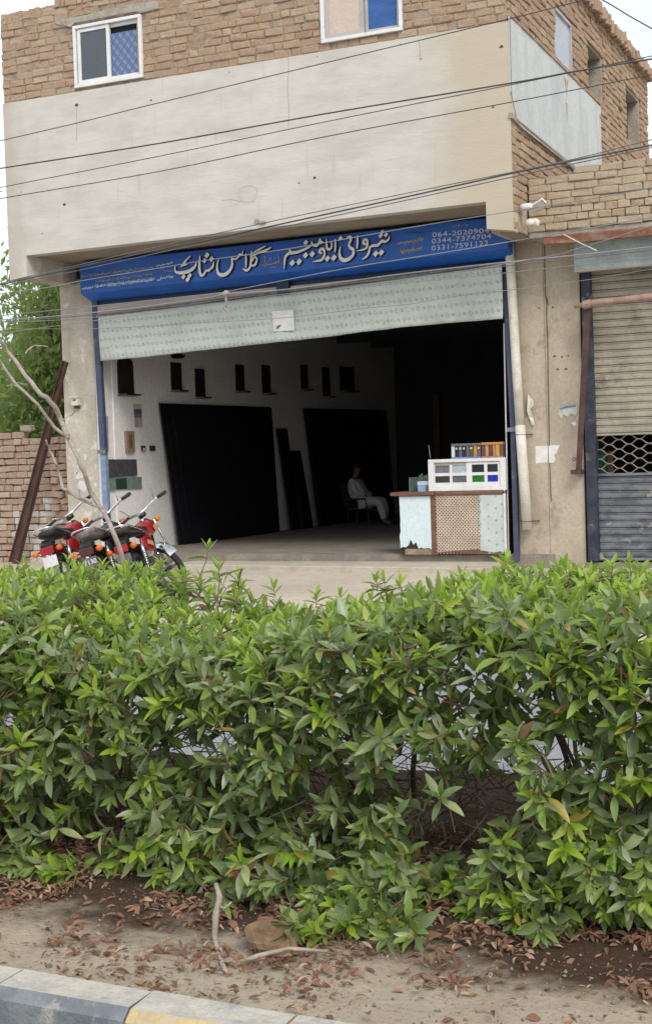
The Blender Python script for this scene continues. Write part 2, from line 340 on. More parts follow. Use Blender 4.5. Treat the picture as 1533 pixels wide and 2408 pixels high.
# kerbs: cast blocks painted in turn blue-grey and yellow
kb_dark = M('kerb_bluegrey_paint', (.14, .16, .18), (.21, .225, .235), 8, .85, bump=.4, bscale=40, c3=(.36, .34, .30), s3=7)
kb_yel = M('kerb_yellow_paint', (.56, .42, .20), (.46, .37, .22), 7, .85, bump=.4, bscale=40, c3=(.45, .40, .31), s3=5)
kb_pale = M('kerb_worn_pale', (.52, .485, .41), (.41, .385, .335), 9, .9, bump=.4, bscale=40, c3=(.30, .31, .32), s3=8)
kerb = thing('kerb', 'low kerb of blocks painted blue-grey and yellow in front of the hedge', 'kerb', (-2.4, 3.7, 0))
x = -2.9 - .505 * 9; i = 1
while x < 2:
    mb = MB(); x1 = x + .497; j = lambda: rnd.uniform(-.004, .004)
    pr = [(3.60, -.15), (3.605, .065), (3.64, .098), (3.77, .104), (3.80, .09), (3.80, -.15)]
    vs_ = [(xx, y - .035 - .026 * (xx + 2.4) + j(), z + j()) for xx in (x, x1) for y, z in pr]; n = 6
    mb.add(vs_, [(0, 1, n + 1, n), (1, 2, n + 2, n + 1)], 0)
    mb.add(vs_, [(2, 3, n + 3, n + 2), (3, 4, n + 4, n + 3)], 1)
    mb.add(vs_, [(4, 5, n + 5, n + 4), tuple(range(6)), tuple(range(n, 2 * n))[::-1]], 0)
    mb.build('kerb_block', [kb_dark if i % 2 == 0 else kb_yel, kb_pale], kerb); x += .505; i += 1
mb = MB(); x = -30
while x < 12: mb.box((x, 6.86, -.12), (x + .79, 7.0, .08)); x += .8
tag(mb.build('far_kerb', kb_pale), 'far side kerb of the planted strip behind the hedge, mostly hidden', 'kerb')

# ================================================================== shop building
bld = thing('shop_building', 'two storey brick shop with a wide grey plaster band over a dark open shop front', 'building', (-10.2, B, 0))
# plaster band of the projecting storey: front slab with a lower edge, two legs, soffit
mb = MB(); T = .22
mb.prism([(XL, B, 4.74), (XL, B, 7.57), (XR, B, 7.57), (XR, B, 4.74), (-6.36, B, 4.80), (-6.36, B, 5.17), (-14.11, B, 5.11), (-14.11, B, 4.78)], (0, T, 0))
band = mb.build('plaster_band', plaster, bld)
for (x0, x1) in ((XL, -14.11), (-6.36, XR)):
    bx('side_beam', (x0 + .002, B + T + .001, 4.765), (x1 - .002, F + .02, 5.3), plaster_pale if x0 < -10 else plaster_pillar, bld)
MB().prism([(-14.11, B + T + .001, 5.112), (-6.36, B + T + .001, 5.172), (-6.36, B + T + .001, 5.4), (-14.11, B + T + .001, 5.4)], (0, F + .5 - B - T, 0)).build('soffit', soffit_m, bld)
# dents, nail holes and broken bits on the band
mb = MB()
for (px, py, s_) in ((180, 246, .035), (355, 234, .022), (740, 417, .028), (703, 429, .018), (1179, 108, .03), (1160, 250, .02), (990, 137, .016), (941, 103, .014), (152, 480, .03), (50, 450, .012), (1205, 560, .01), (540, 168, .012), (746, 132, .01), (100, 548, .012)):
    mb = MB(); p = aY(px, py, B - .003); k = 7
    mb.add([(p.x + math.cos(a) * s_ * rnd.uniform(.6, 1.3), B - .004, p.z + math.sin(a) * s_ * .7 * rnd.uniform(.6, 1.2)) for a in [2 * PI * q / k for q in range(k)]], [tuple(range(k))])
    mb.build('plaster_chip', M('dark_hole', (.09, .075, .06), None, 9, .95), bld)
mb = MB()
for pts in (((600, 514), (597, 521), (604, 524), (612, 520), (606, 513)), ((608, 521), (622, 518), (625, 523), (612, 526))):
    mb.prism([aY(a, b_, B - .025) for a, b_ in pts], (0, .03, 0))
mb.build('broken_plaster_lump', cement, bld)
rg_ = M('damp_ring', (.53, .505, .455), (.50, .475, .43), 14, .92); mb = MB(); c = aY(583, 455, B); n = 40
ring = [(c.x + (k_ * .16) * (1 + .10 * math.sin(3 * t)) * math.cos(t), B - .003, c.z + (k_ * .14) * (1 + .08 * math.cos(2 * t)) * math.sin(t)) for t in [2 * PI * i / n for i in range(n)] for k_ in (1, .88)]
mb.add(ring, [(2 * i, 2 * i + 1, (2 * i + 3) % (2 * n), (2 * i + 2) % (2 * n)) for i in range(n)]); mb.build('damp_ring', rg_, bld)
for pts in ([(677, 112), (679, 160), (676, 205), (680, 250), (678, 296)], [(179, 250), (181, 285), (180, 330)], [(985, 96), (988, 118), (986, 140)], [(523, 470), (545, 468), (560, 472), (600, 474)], [(1010, 440), (1040, 447), (1052, 460)]):
    q = [aY(a, b_, B) for a, b_ in pts]; mb = MB()
    for a, b_ in zip(q, q[1:]): mb.add([(a.x - .003, B - .0025, a.z + .003), (a.x + .003, B - .0025, a.z - .003), (b_.x + .003, B - .0025, b_.z - .003), (b_.x - .003, B - .0025, b_.z + .003)], [(0, 1, 2, 3)])
    mb.build('crack', M('faint_crack', (.34, .315, .27), None, 9, .95), bld)
# ground-floor pillars
bx('pillar', (-14.44, F, -.1), (-13.80, F + .35, 4.79), plaster_pale, bld)
bx('pillar', (-6.52, F, -.1), (-5.975, F + .35, 4.79), plaster_pillar, bld)
bx('pillar', (-5.97, F + .006, -.1), (-5.44, F + .35, 4.79), plaster_pillar, bld)
mb = MB(); pr_ = [aY(*q, F) for q in ((1280, 575), (1281, 640), (1282, 690), (1286, 712), (1285, 745), (1288, 800), (1289, 900), (1291, 1000), (1292, 1080), (1296, 1180))]
for a, b_ in zip(pr_, pr_[1:]): mb.add([(a.x - .006, F - .003, a.z), (a.x + .006, F - .003, a.z), (b_.x + .006, F - .003, b_.z), (b_.x - .006, F - .003, b_.z)], [(0, 1, 2, 3)])
a = aY(1285, 700, F); mb.add([(a.x - .008, F - .004, a.z + .04), (a.x + .02, F - .004, a.z - .03), (a.x + .035, F - .004, a.z - .13), (a.x + .012, F - .004, a.z - .06)], [(0, 1, 2, 3)])
mb.build('crack', MATS['dark_hole'] if 'dark_hole' in MATS else mortar_dark, bld)
# plinth, step, floor
bx('floor', (-14.2, F - .04, -.12), (-5.9, 33.6, .2), concrete_floor, bld)
mb = MB().prism([(-12.0, F - .04, -.1), (-12.0, 19.62, -.1), (-6.62, 19.22, -.1), (-6.62, F - .04, -.1)], (0, 0, .19)); mb.build('step', step_m, bld, bevel=.012)
# interior room
bx('interior_wall', (-13.9, F + .36, .2), (-13.68, 33.6, 4.5), white_in, bld)
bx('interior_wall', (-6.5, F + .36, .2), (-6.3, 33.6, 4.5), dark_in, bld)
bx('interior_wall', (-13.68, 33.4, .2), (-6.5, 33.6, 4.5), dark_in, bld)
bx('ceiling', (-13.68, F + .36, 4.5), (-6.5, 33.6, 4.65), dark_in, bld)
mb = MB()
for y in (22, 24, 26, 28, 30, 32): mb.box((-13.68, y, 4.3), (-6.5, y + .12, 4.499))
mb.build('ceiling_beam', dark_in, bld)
bx('interior_jamb', (-13.80, F + .01, .2), (-13.70, F + .37, 4.5), white_in, bld)
# upper walls (mortar core behind the brick skins)
W1 = (-13.04, -11.79, 7.62, 8.58); W2 = (-8.77, -7.51, 7.68, 8.63)
ROOF = 9.02
SD = Vector((-.03697, 1, 0)).normalized(); SC = Vector((XR, B, 0))
def sp(y, z, out=0.):     # point on the side wall at world depth y
    t = (y - B) / SD.y; p = SC + SD * t; n = Vector((SD.y, -SD.x, 0)); return Vector((p.x + n.x * out, p.y + n.y * out, z))
def core(mb, holes, x0, x1, z0, z1, f):
    xs = sorted({x0, x1, *[h[0] for h in holes], *[h[1] for h in holes]}); zs = sorted({z0, z1, *[h[2] for h in holes], *[h[3] for h in holes]})
    for a, b_ in zip(xs, xs[1:]):
        for c, d in zip(zs, zs[1:]):
            mx_, mz = (a + b_) / 2, (c + d) / 2
            if any(h[0] < mx_ < h[1] and h[2] < mz < h[3] for h in holes): continue
            f(mb, a, b_, c, d)
mb = MB(); core(mb, [W1, W2], XL + .02, XR - .02, 7.571, ROOF - .12, lambda m, a, b_, c, d: m.box((a, B + .024, c), (b_, B + .25, d)))
mb.build('front_wall_core', mortar, bld)
SW = [(21.7, 22.85, 7.735, 8.52), (23.95, 25.18, 7.75, 8.56), (27.18, 28.62, 7.56, 8.55)]
SEND = 29.4
mb = MB()
def sidebox(m, a, b_, c, d, o0=-.02, o1=-.26):
    m.add([sp(a, c, o0), sp(b_, c, o0), sp(b_, c, o1), sp(a, c, o1), sp(a, d, o0), sp(b_, d, o0), sp(b_, d, o1), sp(a, d, o1)],
          [(0, 3, 2, 1), (4, 5, 6, 7), (0, 1, 5, 4), (1, 2, 6, 5), (2, 3, 7, 6), (3, 0, 4, 7)])
core(mb, SW, B + .26, SEND, 4.75, 9.1, sidebox); mb.build('side_wall_core', mortar, bld)
bx('roof', (XL + .1, B + .26, 8.7), (XR - .6, 29.0, 8.8), cement, bld)
bx('rear_wall', (XL + .1, 29.0, 4.6), (XR - .7, 29.3, 9.0), mortar, bld)
bx('left_wall', (XL + .02, B + .26, 4.9), (XL + .25, 29.0, 8.9), mortar, bld)
bx('upper_floor', (XL + .26, F + .7, 5.2), (XR - .6, 29.0, 5.4), cement, bld)
# front brick skin: each brick an object
CH = .1142; z = 7.572; row = 0; nbr = 0
SMEAR = (-13.55, -11.3, 8.60, 8.80)
while z < ROOF - .19:
    x = XL - (0 if row % 2 else .14)
    while x < XR - .02:
        L = .285 if rnd.random() < .86 else .15
        L += rnd.uniform(-.012, .02)
        a, b_ = max(x, XL), min(x + L, XR - .03)
        for h in (W1, W2):
            if z + CH * .6 > h[2] and z + CH * .4 < h[3]:
                if a < h[0] < b_: b_ = h[0] - .005
                elif h[0] <= a and b_ <= h[1]: b_ = a
                elif a < h[1] < b_: a = h[1] + .005
        if b_ - a > .05:
            dz = rnd.uniform(-.005, .005)
            brick(brick_tan, bld, ((a + b_) / 2, B + .06 + rnd.uniform(-.010, .012), z + CH / 2 + dz + .006 * math.sin((a + b_) * 1.3 + row)), (b_ - a - rnd.uniform(.004, .022), .10, CH - rnd.uniform(.004, .02)), (rnd.uniform(-.05, .05), rnd.uniform(-.025, .025), rnd.uniform(-.06, .06))); nbr += 1
        x += L + .006
    z += CH; row += 1
# soldier course on top
acc = MB(); x = XL
while x < XR - .05:
    w_ = .105 + rnd.uniform(-.01, .012); hi = 0 if x < -13.45 else .12
    brick(brick_tan, bld, (x + w_ / 2, B + .10 - (.03 if hi else 0), 8.905 + hi + rnd.uniform(-.01, .012)), (.17 if not hi else .22, .16, w_ - .008), (rnd.uniform(-.02, .02), PI / 2 + rnd.uniform(-.04, .04), 0), acc=None if x < -11.2 else acc)
    x += w_
# one plain course under the raised soldiers
x = -13.45
while x < XR: brick(brick_tan, bld, (x + .15, B + .06, 8.865), (.275, .1, .095), (0, rnd.uniform(-.02, .02), 0), acc=None if x < -9 else acc); x += .295
# side brick skin, joined (far more than 300 with the front ones)
z = 4.77; row = 0
PB = lambda y, zz: 19.0 < y < 24.85 and 6.25 < zz < 7.64      # the painted plaster panel covers these
while z < 9.12:
    y = B + .02 - (0 if row % 2 else .14)
    while y < SEND:
        L = .29 + rnd.uniform(-.02, .02); a, b_ = max(y, B + .02), min(y + L, SEND)
        for h in SW:
            if z + CH * .6 > h[2] and z + CH * .4 < h[3]:
                if a < h[0] < b_: b_ = h[0] - .005
                elif h[0] <= a and b_ <= h[1]: b_ = a
                elif a < h[1] < b_: a = h[1] + .005
        if b_ - a > .05 and not PB((a + b_) / 2, z + .06) and rnd.random() > .012 and not (z > 9.0 and rnd.random() < .3):
            p = sp((a + b_) / 2, z + CH / 2, -.035 + rnd.uniform(-.012, .012))
            brick(brick_tan, bld, p, (b_ - a - .014, .11, CH - .013), (rnd.uniform(-.03, .03), rnd.uniform(-.03, .03), PI / 2 + .037 + rnd.uniform(-.03, .03)), acc=acc)
        y += L + .006
    z += CH; row += 1
# ragged coping on the side parapet: soldiers leaning and projecting
y = B + .1
while y < SEND:
    w_ = rnd.uniform(.10, .13)
    p = sp(y, 9.17 + rnd.uniform(-.03, .04), .03 + rnd.uniform(-.03, .05))
    brick(brick_tan, bld, p, (.20, .20, w_), (rnd.uniform(-.1, .1), PI / 2 + rnd.uniform(-.15, .15), PI / 2), acc=acc)
    if rnd.random() < .45: brick(brick_tan, bld, sp(y, 9.30 + rnd.uniform(-.02, .02), -.05), (.26, .12, .1), (0, rnd.uniform(-.2, .2), rnd.uniform(0, 3)), acc=acc)
    y += w_ + rnd.uniform(.0, .03)
o = acc.build('brick_mass', brick_tan, bld); o['kind'] = 'stuff'
# painted plaster panel on the side, its top lip and the concrete ledge under it
mb = MB(); prof = [(19.06, 6.62), (19.32, 6.3), (19.9, 6.22), (24.82, 6.22), (24.84, 7.62), (23.3, 7.645), (19.06, 7.64)]
mb.prism([sp(y, z, .0) for y, z in prof], tuple(sp(20, 0, .022) - sp(20, 0, 0)))
mb.build('side_panel', blueplaster, bld)
acc2 = MB(); y = 19.1
while y < 24.8:
    L = rnd.uniform(.15, .4); y1 = min(y + L, 24.82); h1 = rnd.uniform(.006, .03)
    sidebox(acc2, y, y1, 7.642, 7.65 + h1, rnd.uniform(.03, .045), -.02); y = y1
acc2.build('plaster_lip', brick_tan, bld)
mb = MB(); mb.prism([sp(19.02, 6.26, .035), sp(19.5, 6.20, .06), sp(23.4, 6.14, .075), sp(23.4, 6.20, .075), sp(19.5, 6.27, .06), sp(19.02, 6.33, .035)], tuple(sp(20, 0, -.05) - sp(20, 0, 0)))
mb.build('ledge', cement, bld)
mb = MB(); mb.add([sp(19.055, 6.6, .024), sp(19.075, 6.6, .024), sp(19.075, 7.6, .024), sp(19.055, 7.6, .024)], [(0, 1, 2, 3)]); mb.build('joint', mortar_dark, bld)
# rust runs and a scar on the panel
mb = MB()
for (px, py, w_, h_) in ((1331, 205, .35, .30), (1333, 262, .12, .3)):
    y_, z_ = 0, 0
    r_ = ray(px, py); n_ = Vector((SD.y, -SD.x, 0)); t_ = (SC + n_ * .025 - CAM).dot(n_) / r_.dot(n_); p = CAM + r_ * t_
    mb.add([p + SD * (w_ * a) + Vector((0, 0, h_ * c)) for a, c in ((-.3, .5), (.1, .42), (.5, .5), (.28, .1), (.12, -.5), (0, -.1), (-.15, .1))], [tuple(range(7))])
mb.build('rust_stain', M('rust_stain', (.50, .42, .32), (.40, .27, .18), 12, .9), bld)

# lintel cement smear over the left window
mb = MB(); pts = [(132, 55), (168, 62), (326, 30), (372, 18), (372, 0), (300, 8), (200, 34), (128, 46)]
p_ = [aY(a, b_, B - .005) for a, b_ in pts]; p_ = [Vector((q.x, B - .008, min(q.z, 8.95))) for q in p_]
mb.prism(p_, (0, .03, 0)); mb.build('lintel_cement', cement, bld)
mb = MB(); mb.prism([(-13.06, B - .02, 8.585), (-13.0, B - .02, 8.63), (-11.85, B - .02, 8.63), (-11.78, B - .02, 8.59)], (0, .09, 0)); mb.build('lintel_edge', mortar_dark, bld)

# windows
glass_gray = M('frosted_grey_glass', (.075, .09, .105), (.085, .10, .115), 2, .35, spec=.5)
def curtainmat():
    m, nt, b = base('blue_lattice_print'); P = npos(nt)
    def stripes(sgn, off):
        u = nmath(nt, 'ADD', nmath(nt, 'MULTIPLY', P[0], 1.0), nmath(nt, 'MULTIPLY', P[2], sgn)); f = nmath(nt, 'FRACT', nmath(nt, 'ADD', nmath(nt, 'MULTIPLY', u, 7.5), off))
        return nmath(nt, 'LESS_THAN', f, .16)
    k = nmath(nt, 'MAXIMUM', nmath(nt, 'MAXIMUM', stripes(.8, 0), stripes(.8, .28)), stripes(-.8, .1))
    o = nmix(nt, nmath(nt, 'MULTIPLY', k, .8), (.17, .23, .38), (.045, .075, .17)); nt.links.new(o, b.inputs['Base Color']); b.inputs['Roughness'].default_value = .6; return m
blue_cloth = M('blue_window_cloth', (.035, .10, .30), (.045, .13, .36), 5, .75, bump=.4, bscale=7, stretch=(.6, 1, 2.4))
pinkboard = M('pink_beige_board', (.60, .49, .41), (.57, .465, .39), 3, .7)
grey_alu = M('grey_aluminium', (.46, .45, .43), (.40, .39, .37), 5, .5)
yellow_edge = M('yellow_tape', (.55, .38, .12), (.50, .34, .1), 5, .6)
def frame_mb(x0, x1, z0, z1, w_, y0, y1):
    m = MB(); m.box((x0, y0, z0), (x1, y1, z0 + w_)); m.box((x0, y0, z1 - w_), (x1, y1, z1)); m.box((x0, y0, z0 + w_), (x0 + w_, y1, z1 - w_)); m.box((x1 - w_, y0, z0 + w_), (x1, y1, z1 - w_)); return m
x0, x1, z0, z1 = W1
w = frame_mb(x0, x1, z0, z1, .05, B - .03, B + .07).build('window', alu_white, bld, bevel=.004)
mx_ = x0 + .63
frame_mb(x0 + .07, mx_ + .03, z0 + .055, z1 - .055, .055, B - .005, B + .03).build('sash', alu_white, w)
frame_mb(mx_ - .03, x1 - .055, z0 + .055, z1 - .055, .05, B + .035, B + .065).build('sash', alu_white, w)
bx('pane', (x0 + .12, B + .010, z0 + .105), (mx_ - .02, B + .016, z1 - .105), glass_gray, w)
bx('pane', (mx_ + .02, B + .045, z0 + .1), (x1 - .1, B + .05, z1 - .2), curtainmat(), w)
bx('pane_edge', (x1 - .1, B + .02, z0 + .1), (x1 - .075, B + .055, z1 - .12), yellow_edge, w)
bx('window_dark', (x0 + .05, B + .08, z0 + .05), (x1 - .05, B + .1, z1 - .05), M('room_dark', (.02, .022, .03), None, 3, .9), w)
x0, x1, z0, z1 = W2
w = frame_mb(x0, x1, z0, z1, .05, B - .03, B + .09).build('window', alu_white, bld, bevel=.004)
tag(w, 'large white window frame with pink-beige board and blue cloth')
frame_mb(x0 + .055, x0 + .66, z0 + .055, z1 - .055, .06, B + .02, B + .05).build('sash', grey_alu, w)
bx('board', (x0 + .115, B + .03, z0 + .115), (x0 + .60, B + .04, z1 - .115), pinkboard, w)
frame_mb(x0 + .665, x1 - .055, z0 + .055, z1 - .055, .05, B + .052, B + .08).build('sash', grey_alu, w)
bx('blue_cloth', (x0 + .70, B + .06, z0 + .105), (x1 - .1, B + .066, z1 - .1), blue_cloth, w)
whiteboard = M('bluish_white_board', (.50, .53, .60), (.46, .50, .57), 3, .6)
for k, h in enumerate(SW):
    mb = MB(); 
    for (a, b_, c, d) in ((h[0], h[1], h[3] - .05, h[3]), (h[1] - .07, h[1], h[2], h[3] - .05)):
        sidebox(mb, a + .001, b_ - .001, c, d - .001, -.02 if k else .005, -.25)
    w = mb.build('window', cement if k else grey_alu, bld)
    if k == 0:
        mb = MB(); sidebox(mb, h[0], h[1] - .07, h[2], h[3] - .05, -.03, -.05); mb.build('pane', whiteboard, w)
    else:
        mb = MB(); sidebox(mb, h[0], h[1] - .08, h[2], h[3] - .06, -.235, -.25); mb.build('shutter_board', M('dark_red_wood', (.06, .03, .025), (.04, .022, .02), 4, .8), w)

# shutter rails, dark sign underside, middle stub
for (pa, pb, pc) in (((224, 700), (244, 1062), (252, 1200)), ((1188, 640), (1207, 1010), (1216, 1318))):
    lft = pa[0] < 600
    a, b_, c = [aY(*q, F - .06) for q in (pa, pb, pc)]
    w_ = .05 if lft else .036
    mb = MB(); mb.prism([(a.x - w_, F - .10, a.z), (a.x + w_, F - .10, a.z), (b_.x + w_, F - .10, b_.z), (b_.x - w_, F - .10, b_.z)], (0, .09, 0)); mb.build('shutter_rail', rail_blue, bld)
    mb = MB(); mb.prism([(b_.x - w_, F - .098, b_.z - .002), (b_.x + w_, F - .098, b_.z - .002), (c.x + w_, F - .098, .2 if lft else c.z), (c.x - w_, F - .098, .2 if lft else c.z)], (0, .085, 0)); mb.build('shutter_rail', rail_pale if lft else rail_blue, bld)
    mb = MB(); mb.box((b_.x - .08, F - .13, b_.z - .03), (b_.x + .08, F - .08, b_.z + .03)); mb.build('rail_bracket', steel, bld)
o = MB(); a = aY(1185, 760, F - .02); c = aY(1205, 1300, F - .02); o.tube([(a.x, F - .02, a.z), (c.x - .06, F - .02, c.z)], .012, 6); o.build('rail_rod', alu_white, bld)
bx('shutter_drum_cover', (-13.72, F - .05, 4.28), (-6.45, F + .34, 4.9), navy, bld)
p = aY(652, 662, F - .12); q = aY(682, 700, F - .12); bx('drum_bracket', (p.x, F - .16, q.z), (q.x, F - .051, 4.5), navy, bld)
# ================================================================== shop sign
SY = 20.04
sg = thing('shop_sign', 'long blue shop sign with raised white Urdu letters above the opening', 'shop sign', (-10, SY, 4.6))
zl, zr = 4.56, 4.655
def sz(x, t): u = (x + 13.78) / 7.44; return (4.56 + .09 * u) * (1 - t) + (5.06 + .06 * u) * t
mb = MB(); xa, xb = -13.78, -6.37
sec = lambda x: [(x, SY, sz(x, 1)), (x, SY, sz(x, 0)), (x + (.05 if x < -10 else -.05), SY + .22, sz(x, 0) - .11), (x, SY + .31, sz(x, 0) - .11), (x, SY + .31, sz(x, 1))]
mb.add(sec(xa) + sec(xb), [(0, 1, 2, 3, 4)[::-1], (5, 6, 7, 8, 9)] + [(i, (i + 1) % 5, 5 + (i + 1) % 5, 5 + i) for i in range(5)])
mb.build('sign_box', blue_sign, sg, bevel=.006)
SM = [(0, 0)]
def stroke(mbF, mbE, pts, cv, y=SY - .035, thick=.03, scale=1.0):
    P3 = []
    for (u, v, w_) in pts: P3.append((cv(u, v), w_ * scale))
    # resample smoothly
    n = len(P3); xs = [p.x for p, _ in P3]; zs = [p.z for p, _ in P3]; ws = [w_ for _, w_ in P3]
    def cr(a, t):
        i = min(int(t), n - 2); f = t - i; p0, p1, p2, p3 = a[max(i - 1, 0)], a[i], a[i + 1], a[min(i + 2, n - 1)]
        return .5 * (2 * p1 + (p2 - p0) * f + (2 * p0 - 5 * p1 + 4 * p2 - p3) * f * f + (3 * p1 - p0 - 3 * p2 + p3) * f ** 3)
    K = (n - 1) * 4; ts = [i * (n - 1) / K for i in range(K + 1)]
    X = [cr(xs, t) for t in ts]; Z = [cr(zs, t) for t in ts]; Wd = [max(cr(ws, t), .3 * min(ws)) for t in ts]
    L, R_ = [], []
    for i in range(K + 1):
        dx = X[min(i + 1, K)] - X[max(i - 1, 0)]; dz = Z[min(i + 1, K)] - Z[max(i - 1, 0)]; l = math.hypot(dx, dz) or 1
        nx, nz = -dz / l, dx / l; h = Wd[i] / 2; L.append((X[i] + nx * h, Z[i] + nz * h)); R_.append((X[i] - nx * h, Z[i] - nz * h))
    for i in range(K):
        q = [L[i], L[i + 1], R_[i + 1], R_[i]]
        jj = SM[0][0] * 1e-4
        mbF.add([(a, y - (i % 2) * 4e-4 - jj, b_) for a, b_ in q], [(0, 1, 2, 3)])
        for a, b_ in ((0, 1), (2, 3)):
            mbE.add([(q[a][0], y, q[a][1]), (q[b_][0], y, q[b_][1]), (q[b_][0], y + thick, q[b_][1]), (q[a][0], y + thick, q[a][1])], [(0, 1, 2, 3)])
    SM[0] = ((SM[0][0] + 9) % 63, 0)
def dot(mbF, mbE, u, v, r, cv, scale, y=SY - .036, thick=.03):
    c = cv(u, v); R_ = r * scale; ps = [(c.x - R_, c.z - R_ * .1), (c.x - R_ * .1, c.z - R_), (c.x + R_, c.z + R_ * .1), (c.x + R_ * .1, c.z + R_)]
    mbF.add([(a, y, b_) for a, b_ in ps], [(0, 1, 2, 3)])
    mbE.add([(a, y, b_) for a, b_ in ps] + [(a, y + thick, b_) for a, b_ in ps], [(i, (i + 1) % 4, 4 + (i + 1) % 4, 4 + i) for i in range(4)])
cvA = lambda u, v: aY(402.4 + .1625 * u, 574.9 + .1625 * v, SY)
cvB = lambda u, v: aY(641.9 + .1875 * u, 527 + .1875 * v, SY)
sA, sB = .1625 / 150, .1875 / 155
sA *= 1.26; sB *= 1.26
WA = [[[(75,310,12),(72,370,20),(100,402,32),(170,408,40),(260,390,40),(330,350,36),(370,300,24),(380,255,10)],[(297,165,14),(235,225,20),(185,290,24),(155,322,12)],[(155,316,12),(200,298,20),(258,285,7)]],
 [[(435,160,10),(430,230,24),(425,320,32),(432,400,34),(455,447,32),(492,428,28),(520,380,24),(560,375,28),(590,345,24),(612,330,32),(628,290,20),(632,240,10)]],
 [[(705,215,10),(684,290,20),(684,370,30),(708,422,38),(760,442,44),(820,420,42),(875,360,34),(900,290,28),(896,220,20),(890,185,10)],[(895,200,22),(950,212,18),(985,180,22),(1012,145,28),(1045,150,18),(1058,85,7)]],
 [[(1098,130,12),(1102,230,24),(1098,335,16)]],
 [[(1178,90,10),(1176,180,26),(1166,280,24),(1148,340,24),(1105,374,28),(1052,346,10)],[(1170,300,16),(1215,302,26),(1246,260,24),(1255,210,22),(1235,180,18),(1205,200,20),(1188,245,10)],[(1203,118,14),(1290,70,20),(1383,22,12)],[(1198,162,20),(1290,115,24),(1380,85,28),(1462,42,12)]]]
DA = [(195,465,32),(285,450,32),(255,505,32),(535,155,36),(500,235,30),(600,210,34)]
WB = [[[(155,565,6),(158,480,20),(170,410,26),(210,368,28),(245,362,32),(320,350,28),(400,320,24),(450,295,22),(497,270,10)],[(215,310,8),(235,345,26),(252,372,20)]],
 [[(495,215,8),(515,260,24),(560,268,24),(590,238,28),(622,228,34),(645,235,12)]],
 [[(605,312,20),(640,312,30),(658,350,22),(652,400,24),(620,448,24),(560,462,16),(508,471,5)],[(608,312,22),(595,348,28),(628,366,18)]],
 [[(680,185,7),(685,240,18),(690,300,24),(717,316,24),(746,290,18),(750,240,14),(744,215,8)]],
 [[(790,185,12),(796,260,20),(788,352,14)]],
 [[(935,160,10),(985,162,28),(988,200,24),(966,258,22),(985,298,28),(1020,320,28),(1017,380,28),(970,432,34),(905,452,40),(860,422,34),(847,350,20),(862,280,8)]],
 [[(1070,140,12),(1073,220,24),(1065,308,14)]],
 [[(1150,192,18),(1190,200,26),(1198,250,22),(1182,300,20),(1130,322,16),(1058,336,4)],[(1152,192,20),(1143,235,26),(1182,256,18)]],
 [[(1128,441,7),(1180,410,20),(1215,350,24),(1227,292,22),(1262,270,24),(1320,265,28),(1350,240,22),(1382,212,30),(1420,220,22),(1460,190,18),(1470,148,7)]]]
DB = [(425,230,28),(255,485,34),(340,470,34),(420,390,32),(505,375,32),(600,198,18),(695,430,32),(775,420,34),(860,176,26),(1383,98,22),(1362,143,26),(1427,132,26),(1300,370,32),(1370,355,32)]
for W_, cv, s_ in ((WA, cvA, sA), (WB, cvB, sB)):
    for gl in W_:
        f, e = MB(), MB()
        for st in gl: stroke(f, e, st, cv, scale=s_, thick=.02)
        n0 = len(f.f); mb = MB(); mb.add(f.v, f.f, 0); mb.add(e.v, e.f, 1); mb.build('letter', [letter, letter_shadow], sg)
for D_, cv, s_ in ((DA, cvA, sA), (DB, cvB, sB)):
    for (u, v, r) in D_:
        f, e = MB(), MB(); dot(f, e, u, v, r, cv, s_); mb = MB(); mb.add(f.v, f.f, 0); mb.add(e.v, e.f, 1); mb.build('letter_dot', [letter, letter_shadow], sg)
# shadow of the raised letters, painted as a dark offset copy
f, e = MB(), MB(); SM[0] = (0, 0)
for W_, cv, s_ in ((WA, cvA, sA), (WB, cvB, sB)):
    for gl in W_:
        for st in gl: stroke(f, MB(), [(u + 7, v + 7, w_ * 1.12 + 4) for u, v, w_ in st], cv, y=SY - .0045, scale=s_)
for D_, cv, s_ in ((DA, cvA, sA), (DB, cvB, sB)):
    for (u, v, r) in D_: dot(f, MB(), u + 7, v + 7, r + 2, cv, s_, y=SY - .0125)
f.build('letter_drop_shadow', letter_shadow, sg)
f, e = MB(), MB(); SM[0] = (0, 0)
for st in ([(1310,290,8),(1345,305,15),(1375,282,15),(1350,212,9)], [(1375,290,12),(1430,287,16),(1500,265,11),(1535,238,10)]): stroke(f, e, st, cvA, scale=sA, y=SY - .012, thick=.01)
for st in ([(75,385,7),(80,440,13),(82,492,11)], [(0,485,9),(30,492,12),(58,478,12),(66,452,7)]): stroke(f, e, st, cvB, scale=sB, y=SY - .012, thick=.01)
for (u, v, r) in ((1440, 200, 14), (1357, 178, 16), (1462, 320, 14), (1495, 322, 14)): dot(f, e, u, v, r, cvA, sA, y=SY - .012)
mb = MB(); mb.add(f.v, f.f); mb.add(e.v, e.f); mb.build('small_word', letter_gold, sg)
